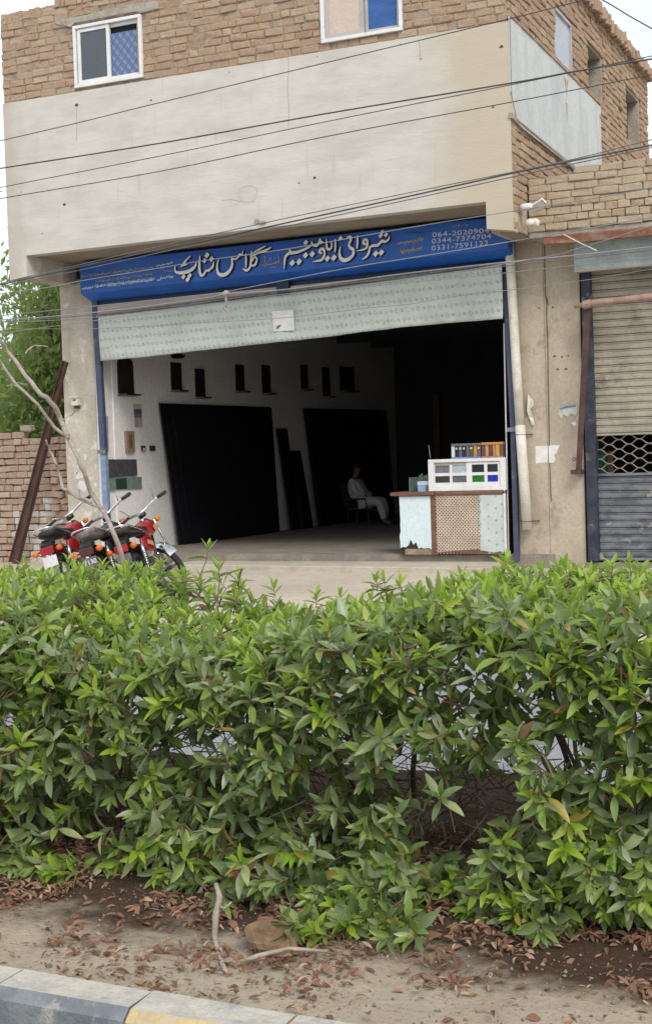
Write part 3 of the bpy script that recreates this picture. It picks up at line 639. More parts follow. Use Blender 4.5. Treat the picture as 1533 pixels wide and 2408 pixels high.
# small painted lines, worn to illegible strokes
cvC = lambda u, v: aY(182 + .1625 * u, 594 + .1625 * v, SY); cvD = lambda u, v: aY(900.6 + .1875 * u, 507.8 + .1875 * v, SY)
def scribble(a, b_, h, cv, sc_, mat, wd, dens=1.0):
    f = MB(); SM[0] = (0, 0); L = math.hypot(b_[0] - a[0], b_[1] - a[1]); t = 0
    while t < L - 10:
        w_ = rnd.uniform(18, 60); u = a[0] + (b_[0] - a[0]) * t / L; v = a[1] + (b_[1] - a[1]) * t / L; k = rnd.randint(0, 4)
        r_ = lambda s__: rnd.uniform(-s__, s__)
        if k == 0: st = [(u + 4, v - h * .8, wd * .5), (u + 6 + r_(3), v - h * .1, wd), (u + 5, v + h * .3, wd * .6)]; w_ = 16
        elif k == 1: st = [(u, v - h * .2, wd * .5), (u + w_ * .2, v + h * .4, wd), (u + w_ * .7, v + h * .3, wd), (u + w_, v - h * .3, wd * .5)]
        elif k == 2: st = [(u + w_, v - h * .3, wd * .6), (u + w_ * .7, v + h * .1, wd), (u + w_ * .4, v - h * .1, wd), (u + w_ * .2, v + h * .2, wd), (u, v + h * .1, wd * .5)]
        elif k == 3: st = [(u + w_ * .8, v - h * .6, wd * .5), (u + w_ * .3, v - h * .1, wd), (u + w_ * .1, v + h * .4, wd)]
        else: st = [(u, v + h * .5, wd * .5), (u + w_ * .5, v + h * .1, wd), (u + w_ * .9, v + h * .2, wd), (u + w_, v - h * .5, wd * .6)]
        stroke(f, MB(), st, cv, y=SY - .006, scale=sc_)
        if rnd.random() < .6: dot(f, MB(), u + w_ * .5, v + rnd.choice((-.9, .8)) * h, wd * .6, cv, sc_, y=SY - .007)
        t += w_ * .82
    return f.build('painted_line', mat, sg)
scribble((55, 340), (1100, 205), 26, cvC, sA, faded_gold, 12); scribble((270, 412), (1085, 305), 22, cvC, sA, faded_gold, 11)
scribble((65, 510), (1110, 385), 28, cvC, sA, faded_white, 14); scribble((240, 480), (1100, 370), 22, cvC, sA, faded_white, 11)
scribble((1150, 182), (1390, 135), 22, cvC, sA, faded_white, 13); scribble((1160, 385), (1380, 335), 26, cvC, sA, faded_white, 15)
scribble((1190, 240), (1380, 265), 20, cvC, sA, faded, 8)
scribble((172, 335), (525, 285), 34, cvD, sB, letter_gold, 13); scribble((222, 440), (500, 390), 34, cvD, sB, letter_gold, 14)
scribble((285, 208), (520, 196), 16, cvD, sB, M('ghost_letter', (.04, .085, .22), None, 9, .8), 8); scribble((872, 128), (1070, 105), 22, cvD, sB, faded, 8)
def textobj(s_, name, mat, parent, p0, p1, h, y, bold=.0, rot=None):
    cu = bpy.data.curves.new(name, 'FONT'); cu.body = s_; cu.size = 1; cu.extrude = .0; cu.space_character = 1.12; cu.offset = bold; cu.materials.append(mat)
    t_ = bpy.data.objects.new(name, cu); col.objects.link(t_); bpy.context.view_layer.update()
    o = link(name, bpy.data.meshes.new_from_object(t_)); d = t_.dimensions.copy(); bpy.data.objects.remove(t_); o.name = name; L = (Vector((p1.x, 0, p1.z)) - Vector((p0.x, 0, p0.z))).length
    o.scale = (L / max(d.x, .01), h / .72, 1); o.rotation_euler = Euler((PI / 2, -math.atan2(p1.z - p0.z, p1.x - p0.x), 0), 'XYZ')
    o.location = (p0.x, y, p0.z); attach(o, parent); return o
numm = M('number_white', (.55, .62, .70), (.45, .53, .64), 25, .7)
for s_, a, b_ in (('064-2020904', (618, 262), (1328, 205)), ('0344-7374704', (612, 342), (1355, 276)), ('0331-7591122', (610, 430), (1320, 362))):
    textobj(s_, 'phone_number', numm, sg, cvD(*a), cvD(*b_), .072, SY - .006, bold=.012)
# ================================================================== cloth banner, beige upper strip
def bannermat():
    m, nt, b = base('patterned_cloth'); P = npos(nt)
    o = nmix(nt, nramp(nt, nnoise(nt, 2.5, 5, .6), .35, .7), (.55, .595, .55), (.49, .535, .495))
    o = nmix(nt, nramp(nt, nnoise(nt, 30, 4, .7), .45, .7, 0, .35), o, (.58, .62, .56))
    def cell(a, bb, ox, oz, r0, r1, sq):
        u = nmath(nt, 'SUBTRACT', nmath(nt, 'FRACT', nmath(nt, 'ADD', nmath(nt, 'DIVIDE', nmath(nt, 'ADD', P[0], nmath(nt, 'MULTIPLY', P[2], .22)), a), ox)), .5)
        w_ = nmath(nt, 'SUBTRACT', nmath(nt, 'FRACT', nmath(nt, 'ADD', nmath(nt, 'DIVIDE', nmath(nt, 'SUBTRACT', P[2], nmath(nt, 'MULTIPLY', P[0], .02)), bb), oz)), .5)
        u = nmath(nt, 'MULTIPLY', u, a); w_ = nmath(nt, 'MULTIPLY', w_, bb)
        if sq: d = nmath(nt, 'ADD', nmath(nt, 'ABSOLUTE', u), nmath(nt, 'ABSOLUTE', w_))
        else: d = nmath(nt, 'SQRT', nmath(nt, 'ADD', nmath(nt, 'MULTIPLY', u, u), nmath(nt, 'MULTIPLY', w_, w_)))
        return nmath(nt, 'MULTIPLY', nmath(nt, 'GREATER_THAN', d, r0), nmath(nt, 'LESS_THAN', d, r1))
    k = nmath(nt, 'MAXIMUM', cell(.175, .28, 0, 0, .010, .024, False), cell(.175, .28, .5, .5, .010, .024, False))
    o = nmix(nt, nmath(nt, 'MULTIPLY', k, nramp(nt, nnoise(nt, 9, 3), .35, .6, .6, 1)), o, (.25, .32, .30))
    k2 = nmath(nt, 'MAXIMUM', cell(.175, .28, .5, 0, .008, .052, True), cell(.175, .28, 0, .5, .008, .052, True))
    o = nmix(nt, nmath(nt, 'MULTIPLY', k2, nramp(nt, nnoise(nt, 26, 3), .38, .55, .1, .8)), o, (.36, .42, .385))
    # grime at the upper edge: dust and damp of the cloth itself
    o = nmix(nt, nramp(nt, nnoise(nt, 1.7, 5, .7, off=5), .5, .75, 0, .5), o, (.36, .38, .33))
    nt.links.new(o, b.inputs['Base Color']); b.inputs['Roughness'].default_value = .9; b.inputs['Specular IOR Level'].default_value = .15; return m
BY = F - .17
def strip(top, bot, y, nx, nz, amp, sag=0):
    mb = MB(); vs_ = []
    def at_(line, u):
        for (u0, p0), (u1, p1) in zip(line, line[1:]):
            if u <= u1 + 1e-6: t = (u - u0) / (u1 - u0); return (p0[0] + (p1[0] - p0[0]) * t, p0[1] + (p1[1] - p0[1]) * t)
    for j in range(nz + 1):
        for i in range(nx + 1):
            u = i / nx; a, b_ = at_(top, u), at_(bot, u); t = j / nz
            p = aY(a[0] + (b_[0] - a[0]) * t, a[1] + (b_[1] - a[1]) * t, y)
            p.y += amp * t * (noise.noise(Vector((p.x * 2.2, t * .8, 2))) + .4 * noise.noise(Vector((p.x * 6, t * 2, 5)))) * .6 ; vs_.append(p)
    mb.add(vs_, [(j * (nx + 1) + i, j * (nx + 1) + i + 1, (j + 1) * (nx + 1) + i + 1, (j + 1) * (nx + 1) + i) for j in range(nz) for i in range(nx)]); return mb
ban = thing('cloth_banner', 'long pale green patterned cloth hung across the top of the dark shop opening', 'cloth', (-10, BY, 3.7))
top = [(0, (231, 744)), (.5, (700, 690)), (1, (1180, 622))]
bot = [(0, (236, 848)), (.1, (330, 840)), (.3, (523, 818)), (.5, (705, 799)), (.75, (945, 769)), (.9, (1088, 756)), (1, (1182, 749))]
o = strip(top, bot, BY, 160, 14, .12).build('cloth', bannermat(), ban, smooth=True)
md = o.modifiers.new('thickness', 'SOLIDIFY'); md.thickness = .006
a, b_ = aY(228, 742, BY + .03), aY(1183, 618, BY + .03); MB().tube([a, b_], .022, 8).build('hanging_rod', steel, ban)
p0, p1, p2, p3 = aY(639, 731, BY - .05), aY(690, 728, BY - .05), aY(692, 776, BY - .05), aY(643, 779, BY - .05)
o = MB().prism([p0, p1, p2, p3], (0, .004, 0)).build('paper_notice', paper); tag(o, 'square white paper with a brown stain pinned on the green cloth', 'paper')
c = aY(655, 768, BY - .053); mb = MB()
mb.add([(c.x + math.cos(a_) * r_, c.y, c.z + math.sin(a_) * r_ * .8) for a_, r_ in zip([2 * PI * i / 11 for i in range(11)], [.02, .07, .03, .05, .015, .06, .03, .08, .025, .04, .015])], [tuple(range(11))])
mb.build('brown_stain', M('brown_stain', (.22, .12, .07), None, 20, .9), o)
st = strip([(0, (229, 720)), (1, (652, 674))], [(0, (231, 760)), (1, (655, 708))], F - .115, 40, 4, .04)
beige_cloth = M('dusty_beige_cloth', (.47, .41, .36), (.41, .355, .31), 3, .9, stretch=(.5, 1, 2.5))
o = st.build('upper_cloth_strip', beige_cloth); tag(o, 'beige dusty cloth strip above the left half of the green cloth', 'cloth')
st = strip([(0, (683, 672)), (1, (1168, 622))], [(0, (683, 706)), (1, (1164, 648))], F - .115, 40, 4, .04)
o = st.build('upper_cloth_strip', beige_cloth); tag(o, 'beige dusty cloth strip above the right half of the green cloth', 'cloth')

# ================================================================== interior
WX = -13.68
def onwall(name, quad, mat, label, cat, d=.03, group=None, parent=None):
    ps = [aX(a, b_, WX + d) for a, b_ in quad]
    mb = MB(); mb.prism([(WX + .002, p.y, p.z) for p in ps], (d, 0, 0)); o = mb.build(name, mat, parent)
    if parent is None: tag(o, label, cat, group)
    return o
gs = thing('glass_stack', 'large black glass sheets leaning on the white wall, behind the motorcycles', 'glass sheets', (WX + .4, 24.4, .2))
for i, (y0, y1, h_) in enumerate(((22.2, 26.5, 2.78), (22.3, 26.4, 2.72), (22.5, 26.2, 2.6))):
    d0 = .14 + .04 * i; d1 = .04 + .04 * i
    mb = MB(); mb.prism([(WX + d0, y0 + .3, .205), (WX + d0, y1, .205), (WX + d1, y1, h_), (WX + d1, y0 - .05, h_)], (.03, 0, 0)); mb.build('glass_sheet', dark_glass, gs)
gs = thing('glass_stack', 'dark sheets leaning deep inside the room behind the seated man', 'glass sheets', (WX + .4, 30.4, .2))
for i in range(2):
    mb = MB(); mb.prism([(WX + .2 + .05 * i, 28.3, .205), (WX + .2 + .05 * i, 32.5, .205), (WX + .06 + .05 * i, 32.5, 2.8), (WX + .06 + .05 * i, 28.0, 2.78)], (.03, 0, 0)); mb.build('glass_sheet', dark_glass, gs)
for (y0, w_, h_, lb) in ((26.75, .42, 2.34, 'tall narrow dark board leaning at the edge of the large black sheets'), (27.35, .42, 1.87, 'shorter narrow dark board leaning between the two stacks of sheets')):
    mb = MB(); mb.prism([(WX + .24, y0 + .1, .205), (WX + .24, y0 + w_ + .1, .205), (WX + .03, y0 + w_, h_), (WX + .03, y0, h_)], (.05, 0, 0)); o = mb.build('leaning_board', dark_glass); tag(o, lb, 'board')
mirror_m = M('smoky_mirror', (.022, .022, .02), (.03, .03, .027), 3, .3, spec=.5)
MIR = [((278, 843), (310, 843), (314, 926), (273, 926), 'wide arched brown mirror high on the wall near the opening', 1),
       ((400, 852), (423, 853), (427, 917), (402, 917), 'narrow dark mirror, first right of the arched mirror', 0), ((457, 866), (479, 868), (481, 933), (459, 933), 'narrow dark mirror hung a little lower, second right of the arched mirror', 0),
       ((552, 857), (571, 858), (574, 919), (554, 919), 'narrow dark mirror, third right of the arched mirror', 0), ((614, 858), (632, 859), (636, 924), (616, 924), 'narrow dark mirror, fourth right of the arched mirror, above the sheet corner', 0),
       ((705, 857), (721, 858), (723, 914), (707, 914), 'narrow dark mirror, fifth right of the arched mirror, in the dim part', 0), ((756, 863), (773, 865), (775, 932), (758, 931), 'narrow dark mirror, sixth right of the arched mirror, in the dim part', 0),
       ((797, 862), (830, 862), (832, 919), (799, 918), 'wide dark mirror, farthest into the dim room', 0)]
for a, b_, c, d, lb, arch in MIR:
    pa, pb, pc, pd = [aX(*q, WX) for q in (a, b_, c, d)]
    m_ = thing('wall_mirror', lb, 'mirror', (WX, (pa.y + pb.y) / 2, pc.z), group='mirrors along the left inner wall')
    z1 = (pa.z + pb.z) / 2; z0 = (pc.z + pd.z) / 2; y0, y1 = (pa.y + pd.y) / 2, (pb.y + pc.y) / 2
    pr = [(y0, z0), (y1, z0), (y1, z1), (y0, z1)] if not arch else [(y0, z0), (y1, z0), (y1, z1 - .12), (y1 - .03, z1 - .03), (y1 - .1, z1), (y0 + .1, z1), (y0 + .03, z1 - .03), (y0, z1 - .12)]
    MB().prism([(WX + .002, y, z) for y, z in pr], (.02, 0, 0)).build('mirror_glass', mirror_m, m_)
    MB().prism([(WX + .002, y0 - .01, z0 - .04), (WX + .002, y1 + .02, z0 - .04), (WX + .15, y1 + .02, z0 - .03), (WX + .15, y0 + .05, z0 - .03)], (0, 0, .028)).build('shelf', mirror_m, m_)
pst = onwall('poster', [(313, 950), (333, 950), (335, 1005), (317, 1005)], paper_dull, 'faded paper poster with a picture on the white inner wall', 'poster', .006)
for q, mt in (([(315, 962), (332, 962), (333, 972), (316, 972)], M('poster_dark', (.12, .05, .06), (.2, .12, .1), 30, .8)), ([(316, 972), (333, 972), (333, 982), (317, 982)], M('poster_violet', (.14, .14, .28), (.2, .18, .3), 30, .8)), ([(317, 985), (324, 985), (325, 1003), (318, 1003)], M('poster_pink', (.50, .36, .30), (.4, .3, .27), 30, .8))):
    onwall('poster_print', q, mt, None, None, .010, parent=pst)
fr = onwall('wall_clock', [(297, 1013), (316, 1014), (318, 1063), (300, 1064)], M('clock_case', (.30, .24, .17), (.24, .19, .13), 20, .6), 'tall beige framed clock on the white inner wall', 'clock', .05)
onwall('clock_face', [(303, 1022), (311, 1022), (312, 1053), (305, 1053)], M('clock_brown', (.13, .07, .04), (.2, .12, .07), 30, .5), None, None, .06, parent=fr)
sb = onwall('switch_box', [(335, 1048), (342, 1048), (343, 1060), (336, 1060)], M('switch_dark', (.05, .045, .04), None, 9, .6), 'small dark switch box with a white lower half', 'switch', .04)
onwall('switch_lower', [(337, 1054), (341, 1054), (341, 1059), (337, 1059)], paper, None, None, .045, parent=sb)
onwall('socket_plate', [(354, 1048), (365, 1048), (366, 1060), (355, 1060)], MATS['switch_dark'], 'square black socket plate beside the black glass sheets', 'socket', .03)
bb = onwall('blackboard', [(252, 1080), (321, 1080), (323, 1118), (254, 1123)], M('slate', (.045, .045, .05), (.08, .08, .085), 12, .7), 'grey-black slate board on the white wall above the green glass', 'board', .03)
gg = onwall('green_glass_panel', [(254, 1125), (333, 1121), (334, 1149), (256, 1152)], M('green_glass', (.15, .22, .18), (.20, .27, .23), 9, .3), 'pale green glass strip under the slate board', 'glass panel', .02)
onwall('dark_insert', [(272, 1126), (297, 1124), (299, 1149), (274, 1151)], M('green_glass_dark', (.035, .07, .05), None, 9, .3), None, None, .025, parent=gg)
onwall('wall_strip', [(248, 978), (254, 978), (256, 1062), (250, 1064)], M('grey_strip', (.38, .39, .37), (.30, .31, .30), 12, .6), 'narrow pale grey strip light panel beside the blue rail', 'panel', .03)
p = aX(418, 832, WX + .1); MB().loft([((p.x, p.y, p.z), (.06, 0, 0), (0, .12, 0)), ((p.x, p.y, p.z - .03), (.14, 0, 0), (0, .16, 0)), ((p.x, p.y, p.z - .08), (.1, 0, 0), (0, .1, 0))]).build('ceiling_lamp', dark_glass)
tag(bpy.data.objects['ceiling_lamp'], 'dark round fitting just under the cloth hem inside', 'lamp')
bx('long_trim', (-12.6, 33.2, .21), (-12.45, 33.39, 3.2), M('brown_trim', (.12, .09, .07), None, 6, .7)); tag(bpy.data.objects['long_trim'], 'thin upright profile at the far dark end of the room', 'profile')

# seated man on a plastic chair
cloth_w = M('white_shalwar_kameez', (.60, .60, .62), (.50, .50, .52), 6, .9)
skin_m = M('skin', (.23, .13, .085), (.19, .105, .07), 8, .6)
hair_m = M('dark_hair', (.015, .013, .012), None, 20, .7)
MX, MY, MZ = -12.62, 28.7, .2
man = thing('person', 'seated man in pale loose clothes leaning back, deep in the dark room', 'person', (MX, MY, MZ))
def skin(name, joints, edges, mat, parent, root=0, sub=2):
    me = bpy.data.meshes.new(name); me.from_pydata([Vector(j[:3]) + Vector((MX, MY, MZ)) for j in joints], edges, []); me.materials.append(mat)
    o = link(name, me, parent); sm = o.modifiers.new('skin', 'SKIN'); sm.use_smooth_shade = True
    for i, j in enumerate(joints): me.skin_vertices[0].data[i].radius = (j[3], j[4] if len(j) > 4 else j[3]); me.skin_vertices[0].data[i].use_root = (i == root)
    sb_ = o.modifiers.new('sub', 'SUBSURF'); sb_.levels = sb_.render_levels = sub; return o
# facing +X (towards the counter), slightly to the street
J = [(0, 0, .50, .15, .13), (-.07, 0, .72, .13, .15), (-.12, 0, .92, .12, .17), (-.13, 0, 1.04, .055), (-.09, 0, 1.13, .07, .065), (-.075, 0, 1.23, .085, .075), (-.085, 0, 1.31, .06),
     (-.12, -.20, .97, .055), (-.02, -.27, .74, .045), (.20, -.12, .62, .032), (-.12, .20, .97, .055), (-.02, .27, .74, .045), (.20, .10, .62, .032),
     (.10, -.10, .50, .10), (.47, -.12, .52, .075), (.56, -.13, .28, .058), (.60, -.14, .08, .04), (.74, -.15, .04, .035), (.10, .10, .50, .10), (.47, .12, .52, .075), (.50, .14, .28, .058), (.48, .15, .08, .04), (.62, .16, .04, .035)]
E_ = [(0, 1), (1, 2), (2, 3), (3, 4), (4, 5), (5, 6), (2, 7), (7, 8), (8, 9), (2, 10), (10, 11), (11, 12), (0, 13), (13, 14), (14, 15), (15, 16), (16, 17), (0, 18), (18, 19), (19, 20), (20, 21), (21, 22)]
skin('body', J, E_, skin_m, man)
skin('kameez', [(.02, 0, .47, .19, .21), (-.08, 0, .70, .18, .21), (-.135, 0, .90, .165, .22), (-.13, 0, 1.01, .075), (-.12, -.21, .97, .075), (-.02, -.28, .74, .068), (.15, -.15, .64, .055), (-.12, .21, .97, .075), (-.02, .28, .74, .068), (.15, .14, .64, .055), (.2, 0, .52, .13, .18)],
     [(0, 1), (1, 2), (2, 3), (2, 4), (4, 5), (5, 6), (2, 7), (7, 8), (8, 9), (0, 10)], cloth_w, man)
skin('shalwar', [(.05, 0, .48, .14, .15), (.12, -.11, .50, .13), (.47, -.13, .53, .105), (.56, -.14, .30, .095), (.59, -.145, .12, .07), (.12, .11, .50, .13), (.47, .13, .53, .105), (.50, .145, .30, .095), (.49, .155, .12, .07)],
     [(0, 1), (1, 2), (2, 3), (3, 4), (0, 5), (5, 6), (6, 7), (7, 8)], cloth_w, man)
for s_ in (-1, 1):
    mb = MB(); bx_, by_, bz_ = MX + .22, MY + .11 * s_ * .8, MZ + .61
    for k in range(5):
        a = -.5 + .25 * k; mb.tube([(bx_, by_ + .015 * (k - 2), bz_), (bx_ + .05 * math.cos(a), by_ + .02 * (k - 2) - .02 * s_, bz_ - .005), (bx_ + .08 * math.cos(a), by_ + .018 * (k - 2) - .04 * s_, bz_ - .03)], [.012, .01, .007], 6)
    mb.loft([((bx_ - .06, by_, bz_), (0, .025, 0), (0, 0, .018)), ((bx_, by_ - .01 * s_, bz_), (0, .042, 0), (0, 0, .016)), ((bx_ + .03, by_ - .015 * s_, bz_ - .002), (0, .038, 0), (0, 0, .012))], 8)
    mb.build('hand', skin_m, man, smooth=True)
hx, hy, hz = MX - .08, MY, MZ + 1.245
MB().loft([((hx - .03, hy, hz - .03), (.07, 0, 0), (0, .088, 0)), ((hx - .02, hy, hz + .04), (.095, 0, 0), (0, .094, 0)), ((hx - .015, hy, hz + .10), (.075, 0, 0), (0, .07, 0)), ((hx - .01, hy, hz + .12), (.03, 0, 0), (0, .03, 0))], 12).build('hair', hair_m, man, smooth=True)
mb = MB(); mb.loft([((hx + .085, hy, hz + .015), (.006, 0, 0), (0, .008, 0)), ((hx + .105, hy, hz - .03), (.018, 0, 0), (0, .016, 0)), ((hx + .09, hy, hz - .035), (.01, 0, 0), (0, .01, 0))], 8)
mb.build('nose', skin_m, man, smooth=True)
for s_ in (-1, 1): MB().loft([((hx + .082, hy + .032 * s_, hz + .004), (.006, 0, 0), (0, .012, 0)), ((hx + .082, hy + .032 * s_, hz + .016), (.006, 0, 0), (0, .012, 0))], 8).build('eye', hair_m, man)
MB().box((hx + .078, hy - .028, hz - .062), (hx + .092, hy + .028, hz - .054)).build('mouth', M('lips', (.2, .08, .07), None, 9, .6), man)
for s_ in (-1, 1): MB().loft([((hx - .01, hy + .082 * s_, hz - .03), (.012, 0, 0), (0, .008, 0)), ((hx - .01, hy + .09 * s_, hz), (.022, 0, 0), (0, .01, 0)), ((hx - .01, hy + .086 * s_, hz + .025), (.014, 0, 0), (0, .008, 0))], 8).build('ear', skin_m, man)
ch = thing('chair', 'dark chair under the seated man in the back of the room', 'chair', (MX, MY, MZ)); chm = dark_in
MB().box((MX - .2, MY - .24, MZ + .34), (MX + .28, MY + .24, MZ + .37)).build('seat', chm, ch, bevel=.01)
MB().prism([(MX - .24, MY - .24, MZ + .36), (MX - .24, MY + .24, MZ + .36), (MX - .36, MY + .22, MZ + .92), (MX - .36, MY - .22, MZ + .92)], (-.025, 0, 0)).build('backrest', chm, ch)
for sx in (-.2, .25):
    for sy in (-.22, .22): MB().tube([(MX + sx, MY + sy, MZ + .34), (MX + sx * 1.15, MY + sy * 1.1, MZ + .001)], .017, 8).build('leg', chm, ch)
for sy in (-.25, .25): MB().tube([(MX - .28, MY + sy, MZ + .58), (MX + .2, MY + sy, MZ + .58), (MX + .25, MY + sy, MZ + .36)], .018, 8).build('armrest', chm, ch)

# ================================================================== counter and the samples on it
CY = F - .12
ct = thing('counter', 'shop counter with a chipped pale blue door and a beige lattice front', 'counter', (-7.5, F, .2))
def cp(px, py, y=CY): return aY(px, py, y)
L0, L1, Rr = -8.31, -7.745, -6.60
bx('carcass', (L0 + .02, CY + .03, .2), (Rr, CY + .62, 1.09), hole_m, ct)
bx('counter_top', (L0 - .10, CY - .05, 1.095), (-7.70, CY + .66, 1.15), wood_edge, ct, bevel=.006)
bx('counter_top', (-7.69, CY - .03, 1.10), (Rr + .01, CY + .66, 1.155), wood_edge, ct, bevel=.006)
def rag(x0, x1, zt, zb, y, seed):
    r2 = random.Random(seed); p = [(x1, zt), (x0, zt)]; k = 9
    for i in range(k): p.append((x0 + (r2.uniform(-.012, .012) if i < k - 1 else 0), zt + (zb - zt) * (i + 1) / k))
    for i in range(1, 12):
        q = i / 12; n_ = {2: .01, 4: .13, 5: .05, 6: .09, 3: .04, 7: -.01}.get(i, r2.uniform(-.01, .02)); p.append((x0 + (x1 - x0) * q, zb + n_))
    p.append((x1, zb - .02)); return [(a, y, b_) for a, b_ in p]
MB().prism(rag(L0 + .03, L1 - .03, 1.085, .30, CY - .005, 5), (0, .02, 0)).build('door', door_m, ct)
bx('base_rail', (L0 + .1, CY + .005, .2), (L1 - .03, CY + .03, .285), M('scuffed_wood', (.24, .18, .13), (.35, .27, .2), 9, .8), ct)
bx('post', (L1 - .025, CY - .01, .2), (L1 + .055, CY + .03, 1.093), wood_edge, ct)
# lattice of diamonds with open holes
mb = MB(); a_, b_ = .0265, .0265; r_ = .50; x0, x1, zb, zt = L1 + .06, -6.93, .235, 1.09; j = 0; z = zb
while z < zt:
    i = 0; x = x0 + (a_ if j % 2 else 0)
    while x < x1:
        o_ = [(x - a_, z), (x, z - b_), (x + a_, z), (x, z + b_)]; n_ = [(x - a_ * r_, z), (x, z - b_ * r_), (x + a_ * r_, z), (x, z + b_ * r_)]
        mb.add([(q[0], CY - .004, q[1]) for q in o_ + n_] + [(q[0], CY + .012, q[1]) for q in n_], [(k, (k + 1) % 4, 4 + (k + 1) % 4, 4 + k) for k in range(4)] + [(4 + k, 4 + (k + 1) % 4, 8 + (k + 1) % 4, 8 + k) for k in range(4)])
        x += 2 * a_; i += 1
    z += b_; j += 1
o = mb.build('lattice', lattice_m, ct); o['kind'] = 'stuff'
p = [(-6.985, 1.09), (-6.62, 1.09), (-6.62, .24), (-6.70, .25), (-6.80, .232), (-6.95, .26), (-7.00, .262)]
MB().prism([(a, CY - .012, c) for a, c in p], (0, .006, 0)).build('printed_sheet', sheet_m, ct)
mb = MB()
for k in range(5):
    z = 1.02 - k * .18
    for x, kind in ((-6.99, 0), (-6.86, 1), (-6.74, 0), (-6.65, 1)):
        zz = z - (.07 if kind else 0) + (.05 if x > -6.8 and not kind else 0)
        if kind: mb.add([(x - .025, CY - .014, zz - .015), (x + .025, CY - .014, zz - .015), (x, CY - .014, zz + .025)], [(0, 1, 2)])
        else: mb.add([(x + .024 * math.cos(t), CY - .014, zz + .02 * math.sin(t)) for t in [i * PI / 4 for i in range(8)]], [tuple(range(8))])
mb.build('cyan_motif', cyan_m, ct)
mb = MB(); mb.prism([(L1 + .058, CY - .008, .235), (-6.7, CY - .008, .20), (-6.62, CY - .008, .235), (-7.0, CY - .008, .285), (-7.3, CY - .008, .27)], (0, .01, 0)); mb.build('torn_base', wood_edge, ct)
bx('white_edge', (-6.617, CY - .03, .2), (-6.59, CY + .02, 1.2), alu_white, ct)
# window sample of white aluminium with coloured panes
fy0, fy1 = CY - .02, CY + .06; X0, X1, Z0, Z1 = -7.79, -6.575, 1.157, 1.635
ws = thing('window_sample', 'white framed sliding window sample with small coloured panes on the counter', 'window sample', (-7.2, CY, 1.157))
mb = MB(); mb.box((X0, fy0, Z0), (X1, fy1, Z0 + .055)); mb.box((X0, fy0, Z1 - .05), (X1, fy1, Z1)); mb.box((X0, fy0, Z0 + .056), (X0 + .085, fy1, Z1 - .051)); mb.box((X1 - .085, fy0, Z0 + .056), (X1, fy1, Z1 - .051)); mb.build('outer_frame', alu_white, ws, bevel=.004)
cols = {(0, 1): (.14, .14, .16), (1, 1): (.34, .40, .46), (2, 1): (.012, .014, .018), (3, 1): (.015, .017, .02), (0, 0): (.035, .032, .026), (1, 0): (.10, .10, .13), (2, 0): (.012, .13, .012), (3, 0): (.01, .02, .34)}
X_ = [X0 + .095, X0 + .375, X0 + .42, X0 + .60, X0 + .66]
xw = [(X0 + .10, X0 + .335), (X0 + .375, X0 + .60), (X0 + .685, X0 + .88), (X0 + .925, X1 - .125)]
mb = MB(); y0 = CY + .0; y1 = CY + .035
mb.box((X0 + .086, y0, Z0 + .057), (X1 - .086, y1, Z0 + .125))
for a, c in ((X0 + .086, X0 + .10), (X0 + .335, X0 + .375), (X0 + .60, X0 + .685), (X0 + .88, X0 + .925), (X1 - .125, X1 - .086)): mb.box((a, y0, Z0 + .126), (c, y1, Z1 - .055))
mb.build('sash', alu_white, ws)
mb = MB()
for a, c in xw:
    mb.box((a + .001, y0 + .002, Z0 + .225), (c - .001, y1, Z0 + .27)); mb.box((a + .001, y0 + .002, Z1 - .092), (c - .001, y1, Z1 - .056))
mb.build('glazing_bar', alu_white, ws)
for (i, j_), c in cols.items():
    a, d = xw[i]; zb_, zt_ = (Z0 + .126, Z0 + .225) if j_ == 0 else (Z0 + .27, Z1 - .092)
    bx('pane', (a, y0 + .014, zb_), (d, y0 + .02, zt_), M('sample_pane_%d%d' % (i, j_), c, tuple(x * 1.3 for x in c), 14, .35), ws)
bx('top_strip', (X0 + .1, y0 - .004, Z1 - .084), (X0 + .6, y0 + .001, Z1 - .058), M('tan_strip', (.42, .31, .22), None, 9, .6), ws)
bx('sample_backing', (X0 + .08, CY + .1, Z0), (X1 - .02, CY + .12, Z1 - .02), dark_in, ws)
def rack(x0, x1, z0, z1, label, frame, items, skirt):
    t = thing('profile_rack', label, 'sample rack', ((x0 + x1) / 2, CY, z0))
    bx('back_panel', (x0, CY + .1, z0), (x1, CY + .12, z1), M('rack_dark', (.05, .045, .05), None, 9, .7), t)
    MB().box((x0, CY + .02, z1 - .035), (x1, CY + .1, z1)).build('top_rail', frame, t, bevel=.004)
    MB().box((x0, CY + .02, z0), (x1, CY + .1, z0 + .022)).build('base_rail', skirt, t)
    n_ = len(items); w_ = (x1 - x0) / n_
    for i, (mt, k) in enumerate(items):
        a = x0 + w_ * i + .004; c = a + w_ - .008
        s_ = bx('profile_sample', (a, CY + .03 + .004 * (i % 2), z0 + .023), (c, CY + .085, z1 - .036), mt, t)
        if k: MB().loft([((a + c) / 2, CY + .02, z1 - .075) and (((a + c) / 2, CY + .029, z1 - .075), (.017, 0, 0), (0, 0, .019)), (((a + c) / 2, CY + .008, z1 - .075), (.015, 0, 0), (0, 0, .017))], 8).build('knob', M('pale_green_knob', (.50, .56, .52), None, 9, .4), s_)
gm = lambda n_, c: M('sample_' + n_, c, tuple(x * .8 for x in c), 12, .5)
